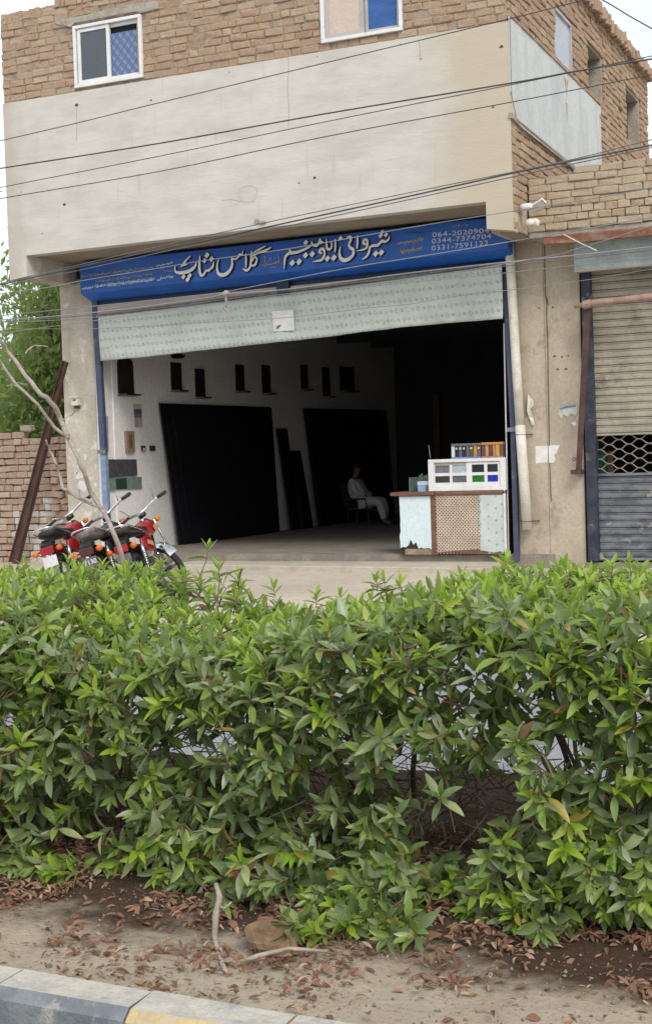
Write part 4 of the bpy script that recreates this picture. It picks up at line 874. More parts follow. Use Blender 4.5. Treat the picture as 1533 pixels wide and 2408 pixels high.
rack(-7.43, -6.965, 1.637, 1.86, 'grey topped rack of aluminium profile samples with pale knobs', gm('greyrail', (.16, .165, .19)), [(gm('w', (.7, .7, .74)), 0), (gm('bk', (.02, .022, .03)), 1), (gm('g1', (.12, .13, .17)), 1), (gm('bk', (.02, .022, .03)), 1), (gm('br', (.15, .13, .11)), 0), (gm('g2', (.10, .10, .12)), 1), (gm('or', (.60, .25, .03)), 0), (gm('g1', (.12, .13, .17)), 1)], gm('bl', (.12, .30, .62)))
rack(-6.955, -6.62, 1.637, 1.865, 'orange topped rack of brown and tan profile samples beside the blue rail', gm('orr', (.62, .31, .07)), [(gm('mb', (.17, .06, .04)), 0), (gm('tn', (.55, .30, .13)), 0), (gm('mr', (.15, .05, .05)), 0), (gm('tn2', (.42, .24, .09)), 0), (gm('or2', (.66, .36, .08)), 0), (gm('mb2', (.20, .09, .07)), 0)], gm('bs', (.40, .22, .15)))
a, c = aY(1012, 1078, CY + .05), aY(1008, 1047, CY + .05); o = MB().tube([a, c], .006, 6).build('antenna', steel); tag(o, 'thin upright metal rod on the left end of the window sample', 'rod')
# glass case with goods left of the window sample
gc = thing('glass_case', 'small greenish glass case on the left end of the counter', 'display case', (-8.0, CY + .2, 1.151))
gcm = M('greenish_case_glass', (.10, .17, .13), (.16, .24, .2), 9, .25)
bx('back_pane', (-8.14, CY + .42, 1.152), (-7.81, CY + .43, 1.37), gcm, gc)
bx('side_pane', (-8.16, CY + .12, 1.152), (-8.145, CY + .43, 1.37), gcm, gc)
mb = MB()
for q in range(9): mb.tube([(-8.1 + q * .035, CY + .40, 1.30), (-8.1 + q * .035 + .02, CY + .38, 1.40 + .02 * math.sin(q * 2))], .012, 6)
mb.build('green_goods', M('green_goods', (.10, .20, .11), (.2, .3, .22), 20, .6), gc)
pk = thing('small_package', 'white and blue package on the counter beside the window sample', 'package', (-7.9, CY + .05, 1.152))
bx('box_lower', (-7.99, CY + .05, 1.152), (-7.87, CY + .2, 1.25), M('package_blue', (.10, .25, .60), (.3, .42, .6), 12, .5), pk); bx('box_upper', (-7.995, CY + .045, 1.252), (-7.80, CY + .2, 1.31), M('package_white', (.62, .66, .74), (.4, .5, .7), 12, .5), pk)
bx('box_dark', (-7.865, CY + .05, 1.152), (-7.80, CY + .19, 1.25), M('package_brown', (.16, .11, .08), (.3, .22, .18), 14, .6), pk)

# ================================================================== drain pipe and things on the pillars
dp = thing('drain_pipe', 'old cream plastic drain pipe running down the pillar right of the opening', 'pipe', (-6.4, F, .5))
pp = [aY(*q, F - .12) for q in ((1196, 556), (1201, 640), (1208, 760), (1215, 880), (1223, 1000), (1230, 1100), (1241, 1245))]
MB().tube([(p.x, F - .12, p.z) for p in pp[:5]], .068, 16).build('pipe', pvc, dp, smooth=True)
MB().tube([(p.x, F - .125, p.z) for p in pp[4:]], .075, 16).build('pipe', pvc, dp, smooth=True)
for q in ((1224, 1022), (1240, 1226)):
    c = aY(*q, F - .12); MB().torus((c.x, c.y, c.z), (0, 0, 1), .077, .006, 20, 6).tube([(c.x - .14, F - .03, c.z), (c.x + .16, F - .03, c.z)], .009, 6).build('clamp', rust, dp)
c = aY(1249, 1058 + 74, F - .2)
rg = thing('torn_flap', 'torn cream plastic flap stuck behind the drain pipe', 'plastic scrap', (-6.1, F, 2.3))
pts = [(1241, 927), (1247, 934), (1251, 938), (1255, 952), (1247, 962), (1254, 985), (1257, 998), (1250, 1000), (1243, 980), (1239, 965)]
mb = MB(); mb.prism([aY(a, b_, F - .06 + .02 * ((i * 7) % 3)) for i, (a, b_) in enumerate(pts)], (0, .012, 0)); mb.build('flap', pvc, rg)
for (n, pts, mt, lb) in (('paper_sheet', [(1259, 1049), (1288, 1048), (1288, 1087), (1259, 1090)], paper, 'intact white paper sheet pasted on the cracked pillar'),
    ('paper_sheet', [(1290, 1048), (1303, 1046), (1317, 1047), (1311, 1057), (1308, 1066), (1303, 1070), (1307, 1080), (1302, 1088), (1291, 1089)], paper, 'torn white paper sheet pasted right of the intact one'),
    ('paper_remnant', [(1314, 962), (1330, 956), (1355, 953), (1358, 968), (1353, 978), (1343, 972), (1336, 980), (1324, 975), (1320, 985), (1312, 975)], M('blue_grey_paper', (.42, .46, .47), (.58, .57, .53), 14, .9), 'scraps of a blue-grey poster high on the pillar'),
    ('paper_remnant', [(1343, 994), (1352, 991), (1356, 997), (1349, 1003)], paper, 'tiny white paper scrap under the poster scraps'),):
    ps = [aY(a, b_, F - .004) for a, b_ in pts]; mb = MB(); mb.prism([(p.x, F - .004, p.z) for p in ps], (0, .003, 0)); o = mb.build(n, mt); tag(o, lb, 'paper')
    if lb.startswith('scraps'):
        ps = [aY(a, b_, F - .006) for a, b_ in ((1315, 961), (1330, 955), (1354, 953), (1353, 956), (1334, 959), (1318, 963))]; MB().prism([(p.x, F - .007, p.z) for p in ps], (0, .002, 0)).build('blue_edge', M('blue_print', (.12, .22, .36), None, 9, .8), o)
mb = MB()
for q, s_ in (((1267, 724), .02), ((1300, 722), .022), ((1303, 837), .03), ((1321, 839), .025), ((1335, 836), .02), ((1311, 868), .028), ((1331, 867), .026), ((1304, 756), .01), ((1337, 752), .012)):
    c = aY(*q, F); k = 7; mb.add([(c.x + s_ * rnd.uniform(.6, 1.3) * math.cos(t), F - .003 + (0 if c.x < -5.975 else .006), c.z + s_ * .6 * rnd.uniform(.6, 1.3) * math.sin(t)) for t in [2 * PI * i / k for i in range(k)]], [tuple(range(k))]); mb.build('plaster_chip', mortar_dark, bld)
    mb = MB()
mb = MB()
mb = MB()
for q, s_ in (((200, 1072), .06), ((188, 1120), .09), ((195, 1140), .11), ((178, 1110), .05), ((215, 1125), .05), ((185, 1095), .06), ((205, 1180), .07), ((225, 1140), .04)):
    c = aY(*q, F); k = 9; mb.add([(c.x + s_ * rnd.uniform(.4, 1.3) * math.cos(t), F - .0035, c.z + s_ * rnd.uniform(.4, 1.3) * math.sin(t)) for t in [2 * PI * i / k for i in range(k)]], [tuple(range(k))])
mb.build('lime_patch', M('lime_white', (.68, .67, .65), (.55, .53, .50), 12, .9), bld)
# floodlight and bell box on the corner
fl = thing('flood_light', 'white bracket lamp sticking out of the building corner over the brick wall', 'lamp', (-5.97, 19.35, 5.1))
yy = 19.3
P_ = lambda a, b_, y=yy: aY(a, b_, y)
MB().loft([(P_(1222, 488), (0, .03, 0), (0, 0, .035)), (P_(1232, 486), (0, .05, 0), (0, 0, .05)), (P_(1248, 484), (0, .05, 0), (0, 0, .045)), (P_(1252, 484), (0, .03, 0), (0, 0, .03))], 10).build('housing', alu_white, fl, smooth=True)
mb = MB(); mb.prism([P_(1247, 486), P_(1275, 468), P_(1282, 476), P_(1279, 487), P_(1258, 497), P_(1250, 493)], (0, .03, 0)); mb.build('reflector_plate', M('lamp_plate_grey', (.36, .33, .28), None, 9, .6), fl)
MB().tube([P_(1247, 484), P_(1275, 467), P_(1284, 476)], .014, 8).build('lamp_arm', alu_white, fl)
be = thing('wall_speaker', 'pair of rounded cream fittings at the corner under the bracket lamp', 'fitting', (-5.95, 19.5, 4.9))
MB().loft([(P_(1247, 530), (.075, 0, 0), (0, .06, 0)), (P_(1247, 524), (.08, 0, 0), (0, .065, 0)), (P_(1247, 517), (.07, 0, 0), (0, .06, 0)), (P_(1247, 514), (.03, 0, 0), (0, .03, 0))], 12).build('bell', pvc, be, smooth=True)
MB().loft([(P_(1253, 521), (0, .03, 0), (0, 0, .05)), (P_(1262, 523), (0, .05, 0), (0, 0, .06)), (P_(1268, 524), (0, .04, 0), (0, 0, .045))], 12).build('horn', pvc, be, smooth=True)
mt_ = thing('meter_box', 'small cream electric box with a dark slot on the left pillar', 'electric box', (-14.1, F, 2.8))
a, c = aY(166, 934, F - .1), aY(183, 953, F - .1); bx('case', (a.x, F - .10, c.z), (c.x, F, a.z), pvc, mt_, bevel=.008); bx('hood', (a.x - .01, F - .13, a.z - .01), (c.x + .01, F, a.z + .012), pvc, mt_)
bx('slot', (a.x + .04, F - .104, a.z - .06), (c.x - .04, F - .099, a.z - .04), mortar_dark, mt_); bx('lower_bracket', (a.x + .03, F - .06, c.z - .05), (c.x - .02, F, c.z - .002), rust, mt_)

# ================================================================== neighbouring shop on the right
nb = thing('neighbour_shop', 'low shop on the right with a dusty brick parapet over a roller shutter', 'building', (-4.5, 19.7, 0))
NX0, NX1, NY = -5.955, -1.2, 19.70
bx('parapet_core', (NX0 + .03, NY + .014, 4.80), (NX1, NY + .24, 5.55), mortar, nb)
CH2 = .1065; z = 4.79; row = 0
while z < 5.62:
    x = NX0 + (.0 if row % 2 else -.10); header = row in (1, 2)
    while x < NX1:
        L = (.165 if (header and x > -5.4) else .335) + rnd.uniform(-.02, .03); a, b_ = max(x, NX0 - (.0 if rnd.random() < .6 else .03)), min(x + L, NX1)
        if not (z > 5.53 and (a < -5.35 or rnd.random() < .08)) and b_ - a > .06:
            brick(brick_dusty, nb, ((a + b_) / 2, NY + .05 + rnd.uniform(-.018, .012), z + CH2 / 2 + rnd.uniform(-.006, .006)), (b_ - a - rnd.uniform(.003, .014), .12, CH2 - rnd.uniform(.002, .010)), (rnd.uniform(-.04, .04), rnd.uniform(-.02, .02), rnd.uniform(-.05, .05)))
        x += L
    z += CH2; row += 1
bx('slab', (NX0, NY + .02, 4.71), (NX1, F + .8, 4.785), cement, nb)
mb = MB(); mb.prism([(-5.75, NY + .0, 4.70), (-5.75, NY + .0, 4.615), (-5.2, NY + .03, 4.60), (NX1, NY + .03, 4.62), (NX1, NY + .0, 4.705), (-5.3, NY + .0, 4.722)], (0, .12, 0)); mb.build('lintel_beam', rust_red, nb)
bx('shop_wall', (NX0 + .5, F + .12, 3.86), (NX1, F + .4, 4.72), mortar_dark, nb)
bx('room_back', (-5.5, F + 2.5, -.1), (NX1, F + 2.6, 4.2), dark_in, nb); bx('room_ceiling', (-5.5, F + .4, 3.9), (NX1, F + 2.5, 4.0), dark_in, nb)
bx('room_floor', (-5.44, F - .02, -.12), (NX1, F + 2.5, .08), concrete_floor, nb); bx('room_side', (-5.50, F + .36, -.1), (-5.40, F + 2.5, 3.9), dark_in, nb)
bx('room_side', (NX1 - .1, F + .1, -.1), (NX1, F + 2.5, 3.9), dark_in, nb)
a = aY(1350, 565, F - .3); c = aY(1350, 637, F - .3)
hb = MB(); hb.box((a.x, F - .33, c.z), (NX1, F - .30, a.z)); hb.build('tin_board', panel_blue, nb); bx('tin_board_edge', (a.x, F - .336, c.z - .02), (NX1, F - .20, c.z - .001), slat_b, nb)
mb = MB()
a, c, d = aY(1366, 640, F - .05), aY(1385, 860, F - .05), aY(1398, 1318, F - .05)
mb.prism([(a.x, F - .06, a.z), (a.x + .13, F - .06, a.z), (d.x + .07, F - .06, .1), (d.x - .09, F - .06, .1)], (0, .2, 0)); mb.build('shutter_rail', M('dark_blue_worn', (.022, .027, .05), (.05, .055, .075), 6, .7, c3=(.16, .15, .14), s3=4), nb)
rs = slat_b; RX0 = -5.30
sh = bx('shutter_bar', (RX0, F + .03, 1.905), (NX1, F + .07, 1.935), slat_b, nb); tag(sh)
def slatmesh(mat, h):
    mb = MB(); pr = [(.004, 0), (-.012, .004), (-.016, .10 * h), (-.020, .4 * h), (-.020, .62 * h), (-.008, .72 * h), (-.006, .76 * h), (-.018, .80 * h), (-.018, .90 * h), (-.004, .94 * h), (.006, h - .003), (.012, h - .003), (.012, 0)]
    n = len(pr); vs_ = [(x, y, z) for x in (0, NX1 - RX0) for y, z in pr]
    mb.add(vs_, [(i, (i + 1) % n, n + (i + 1) % n, n + i) for i in range(n)] + [tuple(range(n)), tuple(range(n, 2 * n))[::-1]])
    o = mb.build('slat', mat); me = o.data; bpy.data.objects.remove(o); return me
SH1, SH2 = .108, .106
ma, mb_ = slatmesh(slat_b, SH1), slatmesh(slat_g, SH2)
rs1 = thing('roller_shutter', 'half raised roller shutter of beige upper slats and blue-grey lower slats', 'shutter', (RX0, F + .05, .1))
for k in range(24):
    o = bpy.data.objects.new('slat', ma); col.objects.link(o); o.location = (RX0, F + .05 + rnd.uniform(-.002, .002), 1.94 + SH1 * k); o.rotation_euler = (0, rnd.uniform(-.001, .001), 0); attach(o, rs1)
for k in range(11):
    o = bpy.data.objects.new('slat', mb_); col.objects.link(o); o.location = (RX0 + .01, F + .05 + rnd.uniform(-.002, .002), .155 + SH2 * k); attach(o, rs1)
bx('top_bar', (RX0, F + .0, 1.325), (NX1, F + .06, 1.36), slat_g, rs1); bx('bottom_bar', (RX0 - .02, F - .01, .11), (NX1, F + .06, .15), slat_g, rs1)
mb = MB(); mb.prism([(RX0 - .02, F - .02, .12), (RX0 + .14, F - .02, .13), (RX0 + .10, F - .03, .22), (RX0 + .02, F - .02, .20)], (0, .01, 0)); mb.build('bent_plate', slat_b, rs1)
GZ0, GZ1 = 1.36, 1.91; nw = 8; step = (GZ1 - GZ0) / 4
for k in range(nw):
    zc = GZ0 + step * (k + .5) / 2 - .0; ph = PI if k % 2 else 0; pts = []
    for i in range(150):
        x = RX0 + i * (NX1 - RX0) / 149; s_ = math.sin(2 * PI * (x - RX0) / .29 + ph); s_ = math.copysign(abs(s_) ** .8, s_)
        pts.append((x, F + .07 + .004 * (k % 2), zc + s_ * step * .26))
    MB().tube(pts, .0085, 4).build('grille_wire', M('grille_metal', (.30, .27, .23), (.22, .20, .17), 9, .6), rs1)
gb = aY(1404, 1065, F + .6); o = MB().prism([aY(1396, 1062, F + .6), aY(1424, 1058, F + .6), aY(1430, 1112, F + .6), aY(1412, 1118, F + .6)], (0, .05, 0)).build('green_cloth', M('green_fabric', (.05, .22, .12), (.08, .28, .17), 6, .8)); tag(o, 'green cloth behind the grille of the right shutter', 'cloth')
a, c = aY(1434, 1060, F + .55), aY(1440, 1125, F + .55); o = MB().box((a.x - .04, F + .55, c.z), (a.x + .04, F + .6, a.z)).build('brown_post', M('brown_wood', (.25, .14, .10), (.2, .11, .08), 8, .7)); tag(o, 'reddish brown post behind the grille of the right shutter', 'post')
ar = thing('awning_frame', 'rusty pipe frame in front of the roller shutter with a long hanging rod', 'pipe frame', (-5.3, F - .3, 3.8))
a, c, d = aY(1350, 721, F - .35), aY(1380, 714, F - .35), aY(1545, 695, F - .35); e = d + (d - c) * 2
MB().tube([a, c, e], [.022, .05, .05], 10).build('pipe', pipe_pink, ar, smooth=True); MB().tube([aY(1372, 717, F - .35), aY(1390, 713, F - .35)], .062, 10).build('collar', pipe_pink, ar)
a, c = aY(1381, 722, F - .33), aY(1360, 1108, F - .2); MB().prism([(a.x - .045, a.y, a.z), (a.x + .045, a.y, a.z), (c.x + .04, c.y, c.z), (c.x - .04, c.y, c.z)], (0, .03, 0)).build('rod', rust, ar)
a, c = aY(1342, 1104, F - .2), aY(1366, 1110, F - .2); bx('foot_plate', (a.x, F - .22, c.z - .03), (c.x, F - .02, c.z + .035), rust, ar)
c = aY(1350, 1080, F - .05); MB().torus((c.x, F - .05, c.z), (0, 1, 0), .022, .006, 14, 6).tube([(c.x + .03, F - .05, c.z), (c.x + .12, F - .05, c.z)], .006, 6).build('hook', rust, ar)

# ================================================================== stacked-brick wall, rusty beam, debris on the left
lw = thing('brick_wall', 'dry stacked reddish brick wall left of the shop', 'wall', (-15.6, 21, 0))
LY = 21.0; bx('core', (-19.5, LY + .06, -.1), (-15.02, LY + .22, 2.15), mortar_dark, lw); z = -.02; row = 0; BH = .118
lime = brickmat('brick_limewashed', (.55, .50, .44), (.62, .58, .52), (.50, .38, .29), (.62, .60, .56))
while z < 2.42:
    x = -19.4 - rnd.uniform(0, .2)
    while x < -15.03:
        L = rnd.choice((.17, .26, .26, .17, .30)) if row % 2 else rnd.choice((.15, .15, .26)); L += rnd.uniform(-.015, .02)
        top_ = 2.36 if x < -15.75 else 2.12
        if z < top_ - .05 or (z < top_ + .06 and rnd.random() < .45 and x < -15.6):
            white = (x > -15.75 and z < 1.1 and rnd.random() < .75) or (z < .9 and rnd.random() < .35 and x > -16.2)
            brick(lime if white else brick_old, lw, (x + L / 2, LY + .03 + rnd.uniform(-.02, .02), z + BH / 2 + rnd.uniform(-.004, .004)), (L - .012, .13, BH - .012), (rnd.uniform(-.03, .03), rnd.uniform(-.035, .035), rnd.uniform(-.05, .05)))
        x += L
    z += BH; row += 1
st_ = thing('brick_stack', 'untidy column of loose bricks between the stacked wall and the left pillar', 'brick stack', (-14.85, 20.8, 0))
z = -.02; row = 0
while z < 2.15:
    x = -15.06 + rnd.uniform(-.02, .02)
    while x < -14.5:
        L = rnd.choice((.15, .2, .26)) + rnd.uniform(-.02, .02); til = rnd.uniform(-.12, .12) * (2.0 if .9 < z < 1.5 else 1)
        if rnd.random() > .05: brick(brick_old if z > .8 or rnd.random() < .5 else lime, st_, (x + L / 2, 20.88 + rnd.uniform(-.05, .04), z + .06), (L - .015, .16, .105), (rnd.uniform(-.06, .06), til, rnd.uniform(-.2, .2)))
        x += L
    z += BH; row += 1
bx('stack_core', (-15.0, 20.95, -.1), (-14.5, 21.1, 2.05), mortar_dark, st_)
for (x, y) in ((-16.6, 20.2), (-16.1, 19.6), (-15.6, 20.1), (-15.3, 19.7)):
    o = brick(brick_old, lw, (x, y, .03), (.26, .12, .1), (rnd.uniform(-.3, .3), 0, rnd.uniform(0, 3))); bpy.data.objects.remove(o)
rb = thing('steel_beam', 'rusty brown steel beam leaning diagonally against the left pillar', 'beam', (-15.8, 20.5, 0))
a, c = aY(32, 1325, 20.55), aY(154, 850, 20.36); ax = (c - a); ax.y = 0; n_ = Vector((ax.z, 0, -ax.x)).normalized()
w_ = .085
MB().prism([a - n_ * w_, a + n_ * w_, c + n_ * w_ * .55, c - n_ * w_ * .55], (0, .02, 0)).build('web', rust, rb)
for s_ in (-1, 1): MB().prism([a + n_ * (w_ * s_) + Vector((0, -.05, 0)), a + n_ * ((w_ - .018) * s_) + Vector((0, -.05, 0)), c + n_ * (w_ * .55 - .012) * s_ + Vector((0, -.05, 0)), c + n_ * w_ * .55 * s_ + Vector((0, -.05, 0))], (0, .12, 0)).build('flange', rust, rb)

# ================================================================== overhead wires
def wire(pts, Y, r, mat, label, sag=.0):
    P3 = [aY(a, b_, Y) for a, b_ in pts]; d0 = (P3[0] - P3[1]).normalized(); d1 = (P3[-1] - P3[-2]).normalized()
    P3 = [P3[0] + d0 * 9, P3[0] + d0 * 3] + P3 + [P3[-1] + d1 * 3, P3[-1] + d1 * 9]
    Q = []; n = len(P3)
    for i in range(n - 1):
        p0, p1, p2, p3 = P3[max(i - 1, 0)], P3[i], P3[i + 1], P3[min(i + 2, n - 1)]
        for k in range(5):
            f = k / 5; Q.append(.5 * (2 * p1 + (p2 - p0) * f + (2 * p0 - 5 * p1 + 4 * p2 - p3) * f * f + (3 * p1 - p0 - 3 * p2 + p3) * f ** 3))
    Q.append(P3[-1]); o = MB().tube(Q, r, 6).build('overhead_wire', mat, smooth=True); tag(o, label, 'wire', 'overhead wires across the shop front'); return o
wire([(0, 330), (177, 289), (355, 245), (766, 146), (1196, 43), (1366, 0)], 17.6, .0065, wire_m, 'topmost thin wire rising from the plaster band past the right brick corner')
wire([(0, 395), (380, 335), (766, 266), (1196, 195), (1350, 167), (1533, 137)], 17.2, .010, wire_m, 'thicker dark wire crossing the band, second from the top')
wire([(0, 440), (380, 365), (766, 285), (1196, 199), (1533, 130)], 17.3, .006, wire_m, 'thin wire crossing the band, third from the top, meeting the thick one at right')
wire([(0, 466), (380, 401), (766, 320), (1196, 240), (1533, 174)], 17.4, .0065, wire_m, 'thin wire crossing the band, fourth from the top')
wire([(0, 666), (62, 651), (195, 620), (390, 575), (479, 555), (674, 512), (977, 449), (1318, 380), (1533, 327)], 17.6, .0065, wire_br, 'thin upper wire of the bundle under the band edge')
wire([(0, 669), (62, 655), (195, 625), (390, 583), (479, 566), (674, 523), (977, 457), (1243, 398), (1533, 340)], 17.5, .011, wire_m, 'thick middle cable of the bundle under the band edge')
wire([(0, 674), (62, 660), (195, 633), (390, 590), (479, 572), (674, 531), (977, 465), (1232, 409), (1533, 345)], 17.7, .007, wire_br, 'lower wire of the bundle under the band edge')
wire([(0, 690), (114, 675), (195, 659), (390, 627), (479, 612), (674, 585), (977, 532), (1217, 494), (1400, 465), (1533, 441)], 17.9, .0062, wire_g, 'pale wire crossing the raised letters of the blue sign')
wire([(0, 742), (195, 722), (498, 690), (544, 683), (804, 632), (977, 604), (1202, 567), (1533, 510)], 17.9, .0068, wire_g, 'pale wire skimming the lower edge of the sign')
wire([(0, 752), (143, 742), (330, 722), (498, 698), (528, 691), (674, 680), (958, 642), (1198, 615), (1348, 600), (1533, 580)], 17.6, .0095, wire_g, 'thick pale grey cable just above the green cloth')
wire([(0, 756), (195, 742), (479, 712), (528, 693), (800, 668), (1168, 627), (1348, 608), (1533, 587)], 17.7, .0055, wire_br, 'thin brown wire just under the thick grey cable')
wire([(0, 758), (195, 748), (479, 716), (674, 690), (958, 664), (1217, 638), (1533, 604)], 17.8, .0055, wire_g, 'thin wire along the top of the green cloth')
wire([(0, 772), (230, 772), (479, 758), (674, 746), (869, 723), (958, 715), (1070, 696), (1183, 683), (1363, 660), (1533, 632)], 17.9, .0045, wire_g, 'fine wire lying across the middle of the green cloth')
wire([(700, 690), (1000, 650), (1288, 602), (1348, 587), (1450, 556), (1533, 529)], 17.4, .005, wire_g, 'fine wire rising in front of the tin board on the right')
wire([(1330, -46), (1420, 0), (1480, 36), (1533, 66)], 16.8, .008, wire_m, 'lone wire falling across the open sky at top right')
o = MB().tube([aY(1325, 550, 18.4), aY(1365, 571, 18.35), aY(1404, 589, 18.3)], .008, 6).build('drop_wire', pvc); tag(o, 'short pale drop wire under the right parapet', 'wire')
k_ = thing('wire_knot', 'rag knot tying the wires together in front of the green cloth', 'knot', aY(530, 690, 17.7))
a = aY(530, 690, 17.7); mb = MB(); mb.loft([(a + Vector((-.05, 0, 0)), (0, .02, 0), (0, 0, .02)), (a, (0, .04, 0), (0, 0, .05)), (a + Vector((.05, 0, .01)), (0, .02, 0), (0, 0, .03))], 8)
mb.tube([a, a + Vector((.01, 0, -.12)), a + Vector((-.02, 0, -.2)), a + Vector((.03, 0, -.27))], [.015, .02, .03, .008], 6); mb.build('rag', M('rag_cloth', (.36, .34, .30), (.28, .26, .23), 12, .9), k_)
# ================================================================== motorcycles
BS = 1.1
def motorcycle(label, body, seatm, sticker, tailpx, head, lean, turn, platetext, plate_light):
    tp = aZ(tailpx[0], tailpx[1], .62 * BS)
    hd = math.radians(head); ln = math.radians(lean)
    rot = Matrix.Rotation(hd, 4, 'Z') @ Matrix.Rotation(-ln, 4, 'Y')
    off = rot @ Vector((0, -.97, .62)) * BS; loc = Vector((tp.x - off.x, tp.y - off.y, 0))
    t = thing('motorcycle', label, 'motorcycle', loc, 'motorcycles parked in a row at the left pillar'); t.rotation_euler = rot.to_euler(); t.scale = (BS, BS, BS)
    def bd(mb, name, mat, parent=t, smooth=True, bevel=0):
        o = mb.build(name, mat, None, smooth, bevel); o.parent = parent; return o
    # steering: rotate about the raked axis
    ax0 = Vector((0, .40, .86)); axd = Vector((0, -math.sin(.46), math.cos(.46)))
    S = Matrix.Translation(ax0) @ Matrix.Rotation(math.radians(turn), 4, axd) @ Matrix.Translation(-ax0)
    def st(mb): mb.v = [tuple(S @ Vector(p)) for p in mb.v]; return mb
    def wheel(name, c, front):
        f_ = st if front else (lambda m: m)
        w = bd(f_(MB().torus(c, (1, 0, 0), .235, .042, 36, 10)), name, rubber)
        bd(f_(MB().torus(c, (1, 0, 0), .205, .013, 36, 6)), 'rim', chrome, w)
        m = MB(); c = Vector(c); m.tube([c + Vector((-.06, 0, 0)), c + Vector((.06, 0, 0))], .045, 14)
        for k in range(18):
            a = 2 * PI * k / 18; s_ = .03 if k % 2 else -.03; m.tube([c + Vector((s_, .04 * math.cos(a), .04 * math.sin(a))), c + Vector((0, .2 * math.cos(a + .25), .2 * math.sin(a + .25)))], .003, 4)
        bd(f_(m), 'spokes', steel, w, False); return w
    RW, FW = (0, -.60, .275), (0, .64, .275)
    wheel('rear_wheel', RW, False); wheel('front_wheel', FW, True)
    # frame
    m = MB(); m.tube([(0, .40, .84), (0, .10, .66), (0, -.30, .60), (0, -.60, .60), (0, -.85, .66)], .022, 8)
    m.tube([(0, .40, .80), (0, .30, .5), (0, .22, .33)], .018, 8); m.tube([(0, -.12, .6), (0, -.12, .33)], .02, 8)
    for s_ in (-1, 1): m.tube([(s_ * .07, -.12, .36), (s_ * .09, -.40, .29), (s_ * .09, -.62, .275)], .016, 8); m.tube([(s_ * .06, -.15, .6), (s_ * .10, -.5, .60), (s_ * .10, -.78, .63)], .012, 8)
    bd(m, 'frame', black_p)
    # engine with fins
    m = MB(); m.loft([((0, -.18, .34), (.11, 0, 0), (0, 0, .09)), ((0, -.05, .34), (.13, 0, 0), (0, 0, .115)), ((0, .10, .35), (.12, 0, 0), (0, 0, .10)), ((0, .16, .36), (.08, 0, 0), (0, 0, .07))], 14)
    for k in range(6): m.box((-.065, .15 + .028 * k, .33), (.065, .165 + .028 * k, .46))
    m.box((-.045, .14, .35), (.045, .33, .44)); bd(m, 'engine', steel, smooth=False)
    for s_ in (-1, 1): bd(MB().loft([((s_ * .125, -.03, .34), (0, .09, 0), (0, 0, .085)), ((s_ * .155, -.03, .34), (0, .07, 0), (0, 0, .065))], 14), 'engine_cover', chrome)
    bd(MB().tube([(.07, .30, .36), (.11, .22, .22), (.13, 0, .19), (.15, -.35, .22), (.16, -.55, .25)], .016, 10).tube([(.16, -.40, .235), (.16, -.55, .25), (.165, -.95, .31)], [.025, .038, .034], 12), 'exhaust', chrome)
    # tank
    m = MB().loft([((0, .36, .80), (.05, 0, 0), (0, 0, .05)), ((0, .32, .805), (.105, 0, 0), (0, 0, .085)), ((0, .20, .80), (.135, 0, 0), (0, 0, .105)), ((0, .05, .785), (.125, 0, 0), (0, 0, .095)), ((0, -.06, .765), (.085, 0, 0), (0, 0, .065)), ((0, -.10, .76), (.05, 0, 0), (0, 0, .04))], 18, pw=2.6)
    tk = bd(m, 'fuel_tank', body); bd(MB().tube([(0, .17, .895), (0, .17, .92)], .035, 14), 'fuel_cap', chrome, tk)
    if sticker:
        for s_ in (-1, 1): bd(MB().prism([(s_ * .136, .28, .76), (s_ * .139, .10, .74), (s_ * .137, .06, .79), (s_ * .142, .15, .83), (s_ * .14, .26, .82)], (s_ * .003, 0, 0)), 'tank_sticker', gold_p, tk, False)
    # seat
    m = MB().loft([((0, -.04, .775), (.08, 0, 0), (0, 0, .035)), ((0, -.12, .785), (.115, 0, 0), (0, 0, .05)), ((0, -.35, .785), (.13, 0, 0), (0, 0, .055)), ((0, -.55, .80), (.135, 0, 0), (0, 0, .055)), ((0, -.78, .815), (.125, 0, 0), (0, 0, .05)), ((0, -.86, .82), (.08, 0, 0), (0, 0, .03))], 16, pw=3)
    bd(m, 'seat', seatm)
    for s_ in (-1, 1):
        bd(MB().loft([((s_ * .10, -.08, .60), (.02, 0, 0), (0, 0, .07)), ((s_ * .125, -.20, .60), (.022, 0, 0), (0, 0, .10)), ((s_ * .125, -.40, .61), (.02, 0, 0), (0, 0, .09)), ((s_ * .11, -.52, .64), (.015, 0, 0), (0, 0, .04))], 12, pw=3.2), 'side_panel', body)
        if sticker: bd(MB().prism([(s_ * .149, -.18, .56), (s_ * .149, -.40, .60), (s_ * .148, -.38, .65), (s_ * .149, -.2, .62)], (s_ * .004, 0, 0)), 'panel_sticker', gold_p, t, False)
        m = MB().tube([(s_ * .135, -.64, .30), (s_ * .125, -.60, .62)], .012, 8)
        for k in range(9): m.torus((s_ * (.134 - .001 * k), -.635 + .0045 * k, .36 + .026 * k), (0, .12, 1), .026, .006, 14, 6)
        m.tube([(s_ * .13, -.615, .47), (s_ * .125, -.60, .62)], .028, 10); bd(m, 'shock_absorber', chrome)
    # rear mudguard, lamp, plate
    m = MB(); vs_ = []
    for i in range(13):
        a = math.radians(68 + i * 9.5); r_ = .325
        for x_ in (-.075, -.055, .055, .075): vs_.append((x_, RW[1] - r_ * math.cos(a + PI) * -1, RW[2] + (r_ + (.0 if abs(x_) > .06 else .02)) * math.sin(a)))
    m.add(vs_, [(i * 4 + j, i * 4 + j + 1, (i + 1) * 4 + j + 1, (i + 1) * 4 + j) for i in range(12) for j in range(3)]); bd(m, 'rear_mudguard', black_p if body is black_p or sticker else body)
